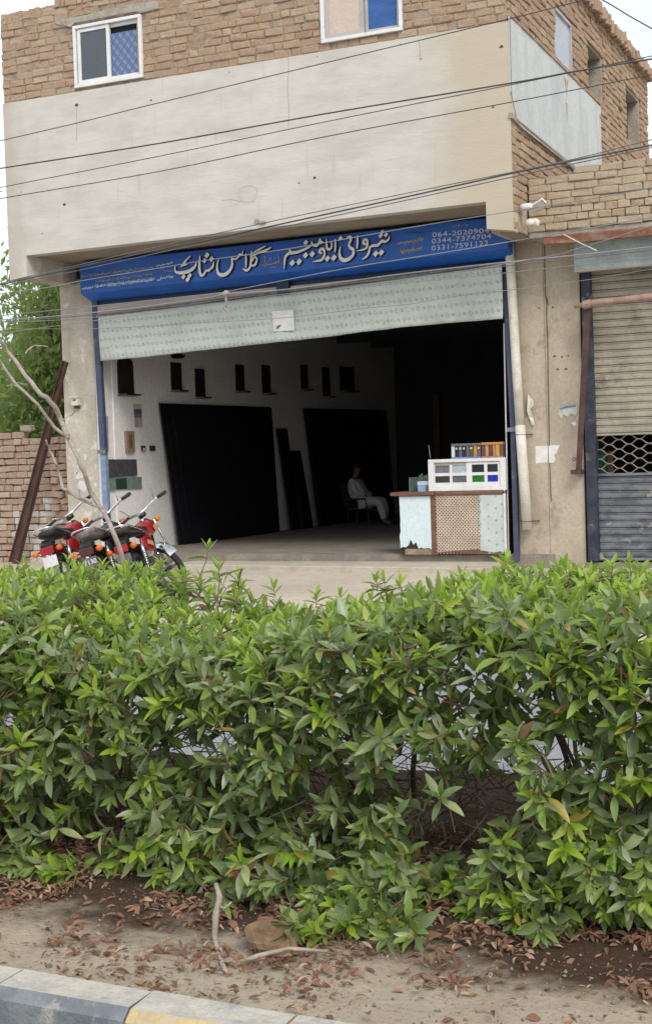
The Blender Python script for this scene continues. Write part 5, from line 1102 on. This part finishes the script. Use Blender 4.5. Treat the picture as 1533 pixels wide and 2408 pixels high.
    m = MB().prism([(-.085, -.84, .755), (.085, -.84, .755), (.07, -.98, .70), (-.07, -.98, .70)], (0, 0, -.07)); bd(m, 'tail_cowl', black_p, smooth=False, bevel=.01)
    bd(MB().prism([(-.075, -.965, .575), (.075, -.965, .575), (.085, -.955, .665), (-.085, -.955, .665)], (0, -.05, 0)), 'tail_light', red_lens if body is red_p else M('dark_red_lens', (.09, .02, .02), None, 9, .3), smooth=False, bevel=.01)
    pl = bd(MB().prism([(-.085, -1.0, .43), (.085, -1.0, .43), (.085, -.985, .555), (-.085, -.985, .555)], (0, -.006, 0)), 'number_plate', plate_w if plate_light else plate_m, smooth=False)
    if platetext:
        cu = bpy.data.curves.new('plate_text', 'FONT'); cu.body = platetext; cu.size = .075; cu.offset = .0015; cu.materials.append(plate_w); o = bpy.data.objects.new('plate_text', cu); col.objects.link(o); bpy.context.view_layer.update(); me = bpy.data.meshes.new_from_object(o); bpy.data.objects.remove(o); o = bpy.data.objects.new('plate_text', me); col.objects.link(o); o.parent = pl
        o.location = (-.07, -1.008, .475); o.rotation_euler = (PI / 2 - .12, 0, 0)
    bd(MB().box((-.07, -.985, .30), (.07, -.975, .43)), 'mud_flap', steel if plate_light else black_p, smooth=False)
    for s_ in (-1, 1):
        i_ = bd(MB().loft([((s_ * .15, -.955, .62), (.035, 0, 0), (0, 0, .03)), ((s_ * .15, -.99, .62), (.04, 0, 0), (0, 0, .034)), ((s_ * .15, -1.01, .62), (.02, 0, 0), (0, 0, .018))], 12), 'indicator', orange); bd(MB().tube([(s_ * .06, -.94, .64), (s_ * .15, -.95, .62)], .009, 6), 'indicator_stalk', black_p, i_)
        bd(MB().tube([(s_ * .15, -.10, .25), (s_ * .24, -.10, .25)], .018, 8), 'footrest', rubber)
    # grab rail and carrier
    m = MB().tube([(-.15, -.35, .75), (-.155, -.6, .80), (-.14, -.88, .86), (-.08, -.96, .88), (.08, -.96, .88), (.14, -.88, .86), (.155, -.6, .80), (.15, -.35, .75)], .011, 8); bd(m, 'grab_rail', chrome)
    # fork, fender, lamp, bars
    m = MB()
    for s_ in (-1, 1): m.tube([(s_ * .085, .64, .275), (s_ * .085, .40 + .0, .86 - .0)], .016, 10); m.tube([(s_ * .085, .64, .275), (s_ * .085, .545, .51)], .024, 10)
    m.tube([(-.1, .64, .275), (.1, .64, .275)], .012, 8); bd(st(m), 'front_fork', chrome)
    m = MB(); vs_ = []
    for i in range(12):
        a = math.radians(18 + i * 13); r_ = .305
        for x_ in (-.062, -.04, .04, .062): vs_.append((x_, FW[1] + r_ * math.cos(a), FW[2] + (r_ + (.0 if abs(x_) > .05 else .02)) * math.sin(a)))
    m.add(vs_, [(i * 4 + j, i * 4 + j + 1, (i + 1) * 4 + j + 1, (i + 1) * 4 + j) for i in range(11) for j in range(3)]); bd(st(m), 'front_mudguard', chrome)
    m = MB().loft([((0, .44, .86), (.05, 0, 0), (0, 0, .05)), ((0, .48, .86), (.085, 0, 0), (0, 0, .085)), ((0, .56, .855), (.095, 0, 0), (0, 0, .095))], 16); hl = bd(st(m), 'headlight', black_p)
    bd(st(MB().loft([((0, .561, .855), (.09, 0, 0), (0, 0, .09)), ((0, .58, .855), (.06, 0, 0), (0, 0, .06))], 16)), 'headlight_glass', chrome, hl)
    bd(st(MB().loft([((0, .42, .955), (.05, 0, 0), (0, .05, 0)), ((0, .40, 1.0), (.055, 0, 0), (0, .055, 0))], 14)), 'speedometer', black_p)
    m = MB().tube([(-.37, .24, 1.05), (-.24, .28, 1.05), (-.12, .34, 1.03), (-.06, .37, 1.02), (.06, .37, 1.02), (.12, .34, 1.03), (.24, .28, 1.05), (.37, .24, 1.05)], .017, 10); hb_ = bd(st(m), 'handlebar', chrome)
    for s_ in (-1, 1):
        bd(st(MB().tube([(s_ * .24, .255, 1.05), (s_ * .37, .218, 1.04)], .019, 10)), 'grip', rubber, hb_)
        bd(st(MB().tube([(s_ * .22, .29, 1.045), (s_ * .26, .31, 1.035), (s_ * .37, .27, 1.02)], .006, 6)), 'lever', steel, hb_)
        bd(st(MB().tube([(s_ * .20, .28, 1.05), (s_ * .225, .28, 1.12), (s_ * .26, .27, 1.19)], .006, 6)), 'mirror_stalk', steel, hb_) if s_ > 0 or sticker else None
        m = MB().loft([((s_ * .17, .46, .84), (.03, 0, 0), (0, 0, .028)), ((s_ * .17, .50, .84), (.034, 0, 0), (0, 0, .032))], 10); bd(st(m), 'indicator', orange)
    bd(MB().tube([(-.09, -.12, .30), (-.25, -.02, .012)], .011, 8), 'side_stand', black_p)
    return t
motorcycle('leftmost red motorcycle with a black seat and red tail light, nearest the brick wall', red_p, seat_m, False, (112, 1290), 18, 17, 42, '', True)
motorcycle('black motorcycle with a dusty grey seat and dark number plate, middle of the three', black_p, seat_dusty, False, (205, 1292), 18, 18, 43, '7130', False)
motorcycle('red motorcycle with gold stickers on its tank and panel, nearest the shop opening', red_p, seat_m, True, (286, 1286), 16, 17, 44, '', False)

# ================================================================== trees
def limb(mb, p, d, L, r, depth, tips, spread=.6, seg=4):
    if depth and (p.x > -15.6 or p.y < 21.9): return
    pts = [p.copy()]; rs = [r]
    for i in range(seg):
        d = (d + Vector((rnd.gauss(0, .14), rnd.gauss(0, .14), rnd.gauss(0, .09) + .03))).normalized(); p = p + d * (L / seg); pts.append(p.copy()); rs.append(r * (1 - .38 * (i + 1) / seg))
        if depth < 3 and i >= 1: tips.append((p.copy(), depth))
    mb.tube(pts, rs, 8 if depth < 2 else 5)
    if depth < 3:
        for k in range(3 if depth else 5):
            nd = (d + Vector((rnd.uniform(-1, 1), rnd.uniform(-1, 1), rnd.uniform(-.35, .7))) * spread).normalized(); limb(mb, pts[rnd.randint(2, seg)], nd, L * rnd.uniform(.55, .8), rs[-1] * .7, depth + 1, tips, spread + .1)
    tips.append((p, depth + 1))
def leafcards(pts, n, size, spread, mats):
    V, Fc = [], []; rr = np.random.RandomState(rnd.randint(0, 9999))
    mb = MB()
    for _ in range(n):
        c, dep = pts[rr.randint(len(pts))]; c = c + Vector(rr.normal(0, spread, 3))
        if c.x > -15.1 or c.y < 21.4: continue
        s_ = size * rr.uniform(.6, 1.35)
        q = Euler(rr.uniform(0, 6.28, 3)).to_matrix(); a, b_, n_ = q @ Vector((s_, 0, 0)), q @ Vector((0, s_ * .42, 0)), q @ Vector((0, 0, s_ * .12))
        mb.add([c - a, c - a * .1 + b_ + n_, c + a, c - a * .1 - b_ + n_], [(0, 1, 2), (0, 2, 3)], 0)
    return mb
def tree(label, x, y, h, r, lean, n, size, spread, mat, bk):
    t = thing('tree', label, 'tree', (x, y, 0), 'trees behind the brick wall'); mb = MB(); tips = []
    limb(mb, Vector((x, y, -.1)), Vector((lean, 0, 1)).normalized(), h * .48, r, 0, tips, .75, 5); mb.build('trunk', bk, t, smooth=True)
    tips = [q for q in tips if q[1] >= 1]
    o = leafcards(tips, n, size, spread, mat).build('crown', mat, t); o['kind'] = 'stuff'; return t
tree('leafy light green tree rising behind the stacked brick wall, under the building corner', -17.0, 24.6, 5.6, .13, .12, 11500, .085, .38, tree_leaf2, bark_dark)
tree('dark green bushy tree low behind the brick wall beside the pillar', -18.9, 26.8, 4.8, .15, .12, 11000, .10, .45, tree_leaf, bark_dark)
tree('taller thin tree farther back with light gaps in its crown', -20.4, 30.0, 7.4, .16, .12, 9000, .11, .5, tree_leaf, bark_dark)
tree('low green shrub tree close behind the right end of the brick wall', -16.2, 23.2, 3.6, .07, -.1, 7000, .075, .30, tree_leaf, bark_dark)
sg_ = thing('bare_sapling', 'thin leafless tree with forked grey branches leaning over the motorcycles', 'tree', aY(303, 1400, 14.2)); SYY = 14.2
def br(pts, r, name='branch'):
    P3 = [aY(a, b_, SYY + .15 * math.sin(i * 1.7)) for i, (a, b_) in enumerate(pts)]; n = len(P3); Q = []
    for i in range(n - 1):
        p0, p1, p2, p3 = P3[max(i - 1, 0)], P3[i], P3[i + 1], P3[min(i + 2, n - 1)]
        for k in range(3):
            f = k / 3; Q.append(.5 * (2 * p1 + (p2 - p0) * f + (2 * p0 - 5 * p1 + 4 * p2 - p3) * f * f + (3 * p1 - p0 - 3 * p2 + p3) * f ** 3) + Vector((rnd.gauss(0, .006), 0, rnd.gauss(0, .006))))
    Q.append(P3[-1]); m = len(Q); MB().tube(Q, [r[0] + (r[1] - r[0]) * i / (m - 1) for i in range(m)], 8).build(name, bark, sg_, smooth=True)
br([(308, 1470), (300, 1380), (283, 1300), (266, 1249), (244, 1207), (215, 1160), (197, 1110), (176, 1060), (158, 1025)], (.030, .024), 'trunk')
br([(158, 1025), (143, 985), (119, 945), (86, 915), (50, 869), (20, 825), (-8, 792), (-40, 760)], (.033, .020))
br([(161, 1029), (127, 1004), (100, 965), (66, 927), (36, 900), (0, 849), (-30, 815)], (.022, .014))
br([(64, 903), (40, 902), (16, 906)], (.014, .006), 'twig'); br([(40, 908), (24, 899), (14, 893)], (.012, .005), 'twig'); br([(60, 830), (82, 812), (113, 815)], (.012, .005), 'twig')
br([(190, 1170), (213, 1186), (240, 1196), (252, 1206)], (.016, .007), 'twig'); br([(145, 985), (170, 975), (178, 962)], (.008, .004), 'twig'); br([(131, 1089), (118, 1060), (108, 1035)], (.014, .01), 'twig'); br([(150, 1150), (138, 1110), (131, 1089)], (.02, .014), 'twig'); br([(215, 1180), (175, 1165), (150, 1150)], (.022, .02), 'twig')

# ================================================================== planted strip: shrubs
def leaf_verts(L, W, curl, fold):
    ts = (0, .12, .3, .52, .75, .9, 1); ws = (.08, .45, .86, 1, .72, .38, .02); vs_ = []
    for t, w_ in zip(ts, ws):
        z = -curl * L * t * t; hw = W * .5 * w_
        vs_ += [(-hw, L * t, z + fold * hw), (0, L * t, z), (hw, L * t, z + fold * hw)]
    fs = [(3 * i + j, 3 * i + j + 1, 3 * i + j + 4, 3 * i + j + 3) for i in range(6) for j in range(2)]; return vs_, fs
LV = [leaf_verts(1, w_, c_, f_) for w_, c_, f_ in ((.30, .12, .35), (.34, .22, .5), (.27, .05, .25), (.32, .32, .4), (.36, .15, .6), (.29, -.05, .3))]
LM = {}
for mi_, m_ in enumerate((leaf_old, leaf_mid, leaf_young)):
    for k, (v_, f_) in enumerate(LV):
        me = bpy.data.meshes.new('leaf'); me.from_pydata(v_, [], f_); me.materials.append(m_); me.polygons.foreach_set('use_smooth', [True] * len(f_)); LM[(mi_, k)] = me
TOPX = [(-7, 1.2), (-4.85, 1.17), (-4.2, 1.19), (-3.79, 1.17), (-3.55, 1.08), (-3.25, 1.02), (-2.97, .98), (-2.63, 1.05), (-2.3, 1.13), (-1.9, 1.19), (-1.37, 1.19), (0, 1.2), (1, 1.2)]
def topz(x):
    for (a, za), (b_, zb_) in zip(TOPX, TOPX[1:]):
        if x <= b_: return za + (zb_ - za) * (x - a) / (b_ - a)
    return 1.2
VOID = []
for (px, py, rx, rz) in ((300, 1960, .24, .13), (330, 1790, .10, .07), (1090, 1930, .20, .13), (1000, 1800, .10, .10), (1230, 1750, .10, .08), (510, 1760, .08, .08), (160, 1800, .1, .06), (60, 2060, .22, .10), (260, 2100, .30, .12), (850, 1800, .09, .08), (1190, 1850, .13, .10), (560, 1810, .09, .06)):
    c = aY(px, py, 5.05); VOID.append((c.x, c.z, rx * .9, rz * .9))
centers = [-5.35, -4.55, -3.8, -3.05, -2.3, -1.55, -.8, -.05]
LB = ['shrub at the left edge of the planted strip, in front of the brick wall', 'full green shrub in front of the motorcycles', 'shrub under the dip in the hedge top, above the bare grey stem', 'shrub before the dusty forecourt, its tips hanging almost to the soil',
      'shrub in front of the shop counter, with an open dark gap low down', 'shrub at the right edge in front of the roller shutter']
clusters = {i: [] for i in range(len(centers))}
rr = random.Random(11)
def addcl(x, y, z, big, young, dirv): i = min(range(len(centers)), key=lambda k: abs(centers[k] - x)); clusters[i].append((Vector((x, y, z)), big, young, dirv))
n_ = 0
while n_ < 3600:
    x = rr.uniform(-5.7, .3); tz = topz(x) + .05 * noise.noise(Vector((x * 4, 2, 0)))
    if rr.random() < .36:       # crown surface
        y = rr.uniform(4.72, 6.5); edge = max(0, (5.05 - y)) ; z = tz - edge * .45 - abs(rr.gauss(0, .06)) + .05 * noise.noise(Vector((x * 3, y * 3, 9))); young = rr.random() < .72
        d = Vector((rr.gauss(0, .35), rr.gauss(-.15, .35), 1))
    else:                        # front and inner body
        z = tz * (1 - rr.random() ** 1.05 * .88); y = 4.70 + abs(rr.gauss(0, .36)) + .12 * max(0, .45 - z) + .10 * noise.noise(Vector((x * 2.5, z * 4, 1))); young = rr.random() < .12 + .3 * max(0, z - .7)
        if z < .13: continue
        if any(((x - vx) / (rx * 1.1)) ** 2 + ((z - vz_) / (rz * 1.1)) ** 2 < 1 for vx, vz_, rx, rz in VOID): continue
        dens = 1 if z > .6 else .55 + .45 * (z / .6)
        if noise.noise(Vector((x * 3.1, y * 2, z * 4.2))) < -.27 and z < .75: continue
        if rr.random() > dens: continue
        d = Vector((rr.gauss(0, .5), -rr.uniform(.2, 1.1), rr.gauss(.35 if z > .5 else -.1, .45)))
    addcl(x, y, z, 1.0 if z > .35 else 1.1, young, d.normalized()); n_ += 1
# low hanging sprays that show in front of the soil
for (px, py, Y, k) in ((285, 2010, 5.0, 4), (430, 2060, 4.95, 5), (460, 2000, 5.0, 3), (800, 2090, 4.9, 6), (840, 2180, 4.85, 4), (900, 2230, 4.8, 4), (700, 2020, 4.95, 4), (905, 2060, 4.95, 4), (115, 2100, 4.9, 4), (30, 2040, 4.9, 3), (75, 2110, 4.9, 3), (1260, 2130, 4.95, 5), (1320, 2060, 4.95, 5), (1410, 2090, 4.95, 5), (1490, 2010, 5, 5), (1240, 2200, 4.9, 4), (1180, 2010, 5, 4), (720, 2290, 4.55, 5), (860, 2280, 4.7, 5), (930, 2290, 4.65, 4), (60, 2180, 4.85, 3), (590, 2060, 4.75, 3), (520, 2090, 4.78, 1), (1090, 2120, 5.0, 3), (1040, 2080, 5.2, 4), (1150, 2160, 5.0, 4), (1230, 2260, 4.8, 4), (880, 2250, 4.75, 5), (780, 2180, 4.9, 6), (930, 2160, 4.9, 5), (720, 2100, 4.95, 4), (400, 2080, 4.95, 4), (1300, 2210, 4.9, 4), (1480, 2130, 4.95, 5), (1400, 1980, 5, 5), (1500, 2090, 5, 4), (560, 2000, 5.05, 3), (540, 2230, 4.8, 2)):
    for q in range(int(k * 1.7)):
        c = aY(px + rr.uniform(-60, 60), py + rr.uniform(-45, 35), Y - .22 + rr.uniform(-.05, .15)); addcl(c.x, c.y, max(c.z, .12), 1.0, rr.random() < .2, Vector((rr.gauss(0, .5), -.8, rr.gauss(-.1, .4))).normalized())
# single shoots above the crown line
for (px, py, Y) in ((489, 1285, 6.0), (512, 1330, 5.9), (560, 1352, 6.1), (903, 1362, 6.2), (940, 1368, 6.1), (885, 1360, 6.2), (642, 1378, 6.3), (1190, 1318, 6.1), (1205, 1345, 6.0), (1180, 1350, 6.1), (1085, 1355, 6.1), (745, 1400, 6.2), (800, 1405, 6.2), (1330, 1330, 6.1), (1480, 1325, 6.1), (1440, 1330, 6.0), (60, 1325, 6.2), (160, 1318, 6.2), (380, 1325, 6.1), (300, 1335, 6.1), (240, 1330, 6.2), (430, 1345, 6.0)):
    c = aY(px, py, Y); addcl(c.x, c.y, c.z, .85, True, Vector((rr.gauss(0, .2), 0, 1)).normalized())
def leafset(c, big, young, d):
    out = []; n = rr.randint(7, 11); ph = rr.uniform(0, 6); u = d.orthogonal().normalized(); v = d.cross(u)
    for k in range(n):
        q = k / (n - 1); a = ph + k * 2.4; el = math.radians(18 + 62 * (1 - q) + rr.uniform(-12, 12))    # outer, older leaves spread wide
        ld = (d * math.cos(el) + (u * math.cos(a) + v * math.sin(a)) * math.sin(el)).normalized(); ld = (ld + Vector((0, 0, -.25 * (1 - q)))).normalized()
        L = big * (.108 - .042 * q) * rr.uniform(.8, 1.15); up = (d * 1.0 + Vector((0, 0, .4))); y_ = ld; x_ = y_.cross(up)
        x_ = x_.normalized() if x_.length > .05 else u; z_ = x_.cross(y_); m = Matrix((x_, y_, z_)).transposed().to_4x4() @ Matrix.Rotation(rr.gauss(0, .25), 4, 'Y')
        M4 = Matrix.Translation(c - d * (.06 * (1 - q))) @ m @ Matrix.Diagonal((L, L, L, 1))
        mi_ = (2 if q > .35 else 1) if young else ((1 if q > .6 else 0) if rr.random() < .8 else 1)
        out.append((M4, mi_, rr.randrange(6)))
    return out
for i, cx_ in enumerate(centers):
    cl = clusters[i]; vis = 0 < i < len(centers) - 1
    t = thing('garden_shrub', LB[i - 1] if vis else ('shrub beyond the left edge of the view' if i == 0 else 'shrub beyond the right edge of the view'), 'shrub', (cx_, 5.6, .1), 'shrubs of the roadside hedge')
    # stems from a common root, twigs to every tip
    nodes = []
    for k in range(7):
        p = Vector((cx_ + rr.uniform(-.12, .12), 5.55 + rr.uniform(-.2, .25), .02)); d = Vector((rr.uniform(-.6, .6), rr.uniform(-.75, .5), 1)).normalized(); pts = [p.copy()]; H = rr.uniform(.8, 1.05)
        for s_ in range(7): d = (d + Vector((rr.gauss(0, .16), rr.gauss(0, .14), rr.gauss(.05, .1)))).normalized(); p = p + d * H / 7; pts.append(p.copy()); nodes.append(p.copy())
        r0 = rr.uniform(.010, .018); MB().tube(pts, [r0 * (1 - .09 * j) for j in range(8)], 6).build('stem', bark_dark if k % 2 else bark, t, smooth=True)
    mb = MB()
    todo = sorted(cl, key=lambda q: min((n_ - q[0]).length for n_ in nodes)); tree_n = np.array([tuple(q) for q in nodes])
    for (c, big, young, d) in todo:
        dd = np.linalg.norm(tree_n - np.array(c), axis=1) + np.where(tree_n[:, 2] > c.z + .08, .25, 0); nd = Vector(tree_n[int(dd.argmin())]); tree_n = np.vstack([tree_n, np.array(c - d * .05)]); mid = (nd + c) / 2 + Vector((rr.gauss(0, .03), rr.gauss(0, .03), rr.gauss(-.02, .03))); mb.tube([nd, mid, c - d * .06, c], [.0042, .0034, .0026, .002], 4, cap=False)
    mb.build('twigs', twig_m, t)['kind'] = 'stuff'
    mb = MB()                                   # dead tangle low inside
    for q in range(150):
        p = Vector((cx_ + rr.uniform(-.5, .5), rr.uniform(4.95, 5.9), rr.uniform(.1, .55))); d = Vector((rr.gauss(0, 1), rr.gauss(0, .6), rr.gauss(.3, .7))).normalized(); L = rr.uniform(.1, .32)
        mb.tube([p, p + d * L * .5 + Vector((rr.gauss(0, .015), 0, rr.gauss(0, .015))), p + d * L], [.003, .0025, .0012], 4, cap=False)
    mb.build('dead_twigs', bark_dark, t)['kind'] = 'stuff'
    leaves = [(c, l) for (c, big, young, d) in cl for l in leafset(c, big, young, d)]
    leaves.sort(key=lambda q: q[0].y - 1.1 * max(0, q[0].z - .9) + rr.uniform(0, .12)); k_ind = 290 if vis else 0
    for c, (M4, mi_, k) in leaves[:k_ind]:
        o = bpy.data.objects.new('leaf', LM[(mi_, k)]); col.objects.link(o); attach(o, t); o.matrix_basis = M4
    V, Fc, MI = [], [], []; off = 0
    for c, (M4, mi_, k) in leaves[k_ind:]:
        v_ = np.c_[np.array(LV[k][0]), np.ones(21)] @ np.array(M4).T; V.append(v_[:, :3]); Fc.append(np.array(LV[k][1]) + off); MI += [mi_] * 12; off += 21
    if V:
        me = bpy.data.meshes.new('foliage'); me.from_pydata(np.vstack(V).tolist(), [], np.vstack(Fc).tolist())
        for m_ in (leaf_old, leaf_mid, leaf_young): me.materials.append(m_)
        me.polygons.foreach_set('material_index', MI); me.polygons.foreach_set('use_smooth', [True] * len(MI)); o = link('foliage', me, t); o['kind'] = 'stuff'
# dry leaf litter under and before the shrubs
V, Fc = [], []; off = 0; n_ = 0
while n_ < 16000:
    x = rr.uniform(-5.2, .3); y = 3.82 + 2.4 * rr.random() ** 1.4; nz = noise.noise(Vector((x * 2.1, y * 2.6, 4))) + .3 * noise.noise(Vector((x * 8, y * 8, 4)))
    dens = min(1, max(.12, (y - 3.9) * 1.5)) if nz > -.12 else .06
    if y < 4.5 and not (nz > .05 or (-2.75 < x < -1.9 and y < 4.6)): dens *= .3
    if rr.random() > dens: continue
    s_ = rr.uniform(.35, 1) * .055; M4 = Matrix.Translation((x, y, vz(x, y) + rr.uniform(.002, .022))) @ Euler((rr.gauss(0, .35), rr.gauss(0, .35), rr.uniform(0, 6.3))).to_matrix().to_4x4() @ Matrix.Diagonal((s_, s_, s_, 1))
    k = rr.randrange(6); v_ = np.c_[np.array(LV[k][0]) * (rr.uniform(.8, 1.5), 1, rr.uniform(1, 3)), np.ones(21)] @ np.array(M4).T; V.append(v_[:, :3]); Fc.append(np.array(LV[k][1]) + off); off += 21; n_ += 1
me = bpy.data.meshes.new('leaf_litter'); me.from_pydata(np.vstack(V).tolist(), [], np.vstack(Fc).tolist()); me.materials.append(litter_m); o = link('leaf_litter', me); tag(o, 'fallen brown dry leaves under and in front of the hedge', 'leaf litter', kind='stuff')
# clods and grit
V, Fc = [], []; off = 0
for q in range(5200):
    x = rr.uniform(-4.4, -.2); y = 3.8 + 1.9 * rr.random() ** 1.2; s_ = .002 + .007 * rr.random() ** 3; c = np.array((x, y, vz(x, y) + s_ * .3))
    o6 = np.array([(1, 0, 0), (-1, 0, 0), (0, 1, 0), (0, -1, 0), (0, 0, 1), (0, 0, -1)]) * s_ * np.array([[rr.uniform(.6, 1.3)] for _ in range(6)]) + c
    V.append(o6); Fc += [(a + off, b_ + off, d_ + off) for a, b_, d_ in ((0, 2, 4), (2, 1, 4), (1, 3, 4), (3, 0, 4), (2, 0, 5), (1, 2, 5), (3, 1, 5), (0, 3, 5))]; off += 6
me = bpy.data.meshes.new('soil_clods'); me.from_pydata(np.vstack(V).tolist(), [], Fc); me.materials.append(M('clod', (.30, .24, .18), (.17, .13, .10), 9, .95)); o = link('soil_clods', me); tag(o, 'small clods and grit on the sandy soil by the kerb', 'soil', kind='stuff')
# stone, litter, sticks
c = aZ(615, 2225, .1); bm = bmesh.new(); bmesh.ops.create_icosphere(bm, subdivisions=3, radius=1)
for v in bm.verts: v.co *= 1 + .45 * noise.noise(v.co * 1.1) + .16 * noise.noise(v.co * 3.3)
me = bpy.data.meshes.new('stone'); bm.to_mesh(me); bm.free(); me.materials.append(M('tan_stone', (.24, .16, .09), (.16, .10, .06), 12, .95, bump=.6, bscale=30)); o = link('stone', me); o.location = (c.x, c.y + .08, .10); o.scale = (.095, .07, .062); tag(o, 'tan brown stone lying in the dry leaves under the hedge', 'stone')
a = aY(545, 2050, 4.62); pk = thing('snack_packet', 'crumpled green and red packet caught low in the hedge', 'packet', a)
MB().prism([a + Vector((-0.0306, 0.0000, 0.0082)), a + Vector((-0.0272, -0.0068, 0.0306)), a + Vector((0.0068, 0.0000, 0.0340)), a + Vector((0.0340, -0.0068, 0.0238)), a + Vector((0.0306, 0.0000, 0.0068))], (0, .012, 0)).build('green_part', M('packet_green', (.06, .30, .07), (.10, .26, .09), 9, .35), pk)
MB().prism([a + Vector((-0.0238, 0.0000, -0.0068)), a + Vector((-0.0252, 0.0000, 0.0061)), a + Vector((0.0306, 0.0000, 0.0054)), a + Vector((0.0272, -0.0068, -0.0340)), a + Vector((0.0136, 0.0000, -0.0374)), a + Vector((0.0068, -0.0034, -0.0102))], (0, .012, 0)).build('red_part', M('packet_red', (.30, .035, .035), (.24, .04, .04), 9, .35), pk)
def stick(pts, r, label, mt=bark):
    o = MB().tube(pts, r, 8).build('stick', mt, smooth=True); tag(o, label, 'stick')
stick([aY(508, 2080, 4.36), aY(517, 2110, 4.33), aY(508, 2150, 4.31), aY(505, 2200, 4.30), aY(512, 2240, 4.29), aZ(532, 2290, .06)], [.008, .011, .012, .011, .010, .008], 'bare grey stem standing up from the litter below the packet')
stick([aY(512, 2130, 4.32), aY(528, 2138, 4.31), aY(545, 2122, 4.32)], [.005, .005, .003], 'short curved side shoot on the bare grey stem')
stick([aZ(570, 2262, .09), aZ(610, 2248, .11), aZ(680, 2232, .12), aZ(770, 2238, .11)], [.007, .008, .007, .005], 'pale thin stick lying on the litter right of the bare stem')
stick([aZ(300, 1945, .12), aZ(360, 2010, .16), aY(400, 1985, 5.2)], [.008, .009, .006], 'dark broken twig leaning in the gap at the left of the hedge', bark_dark)
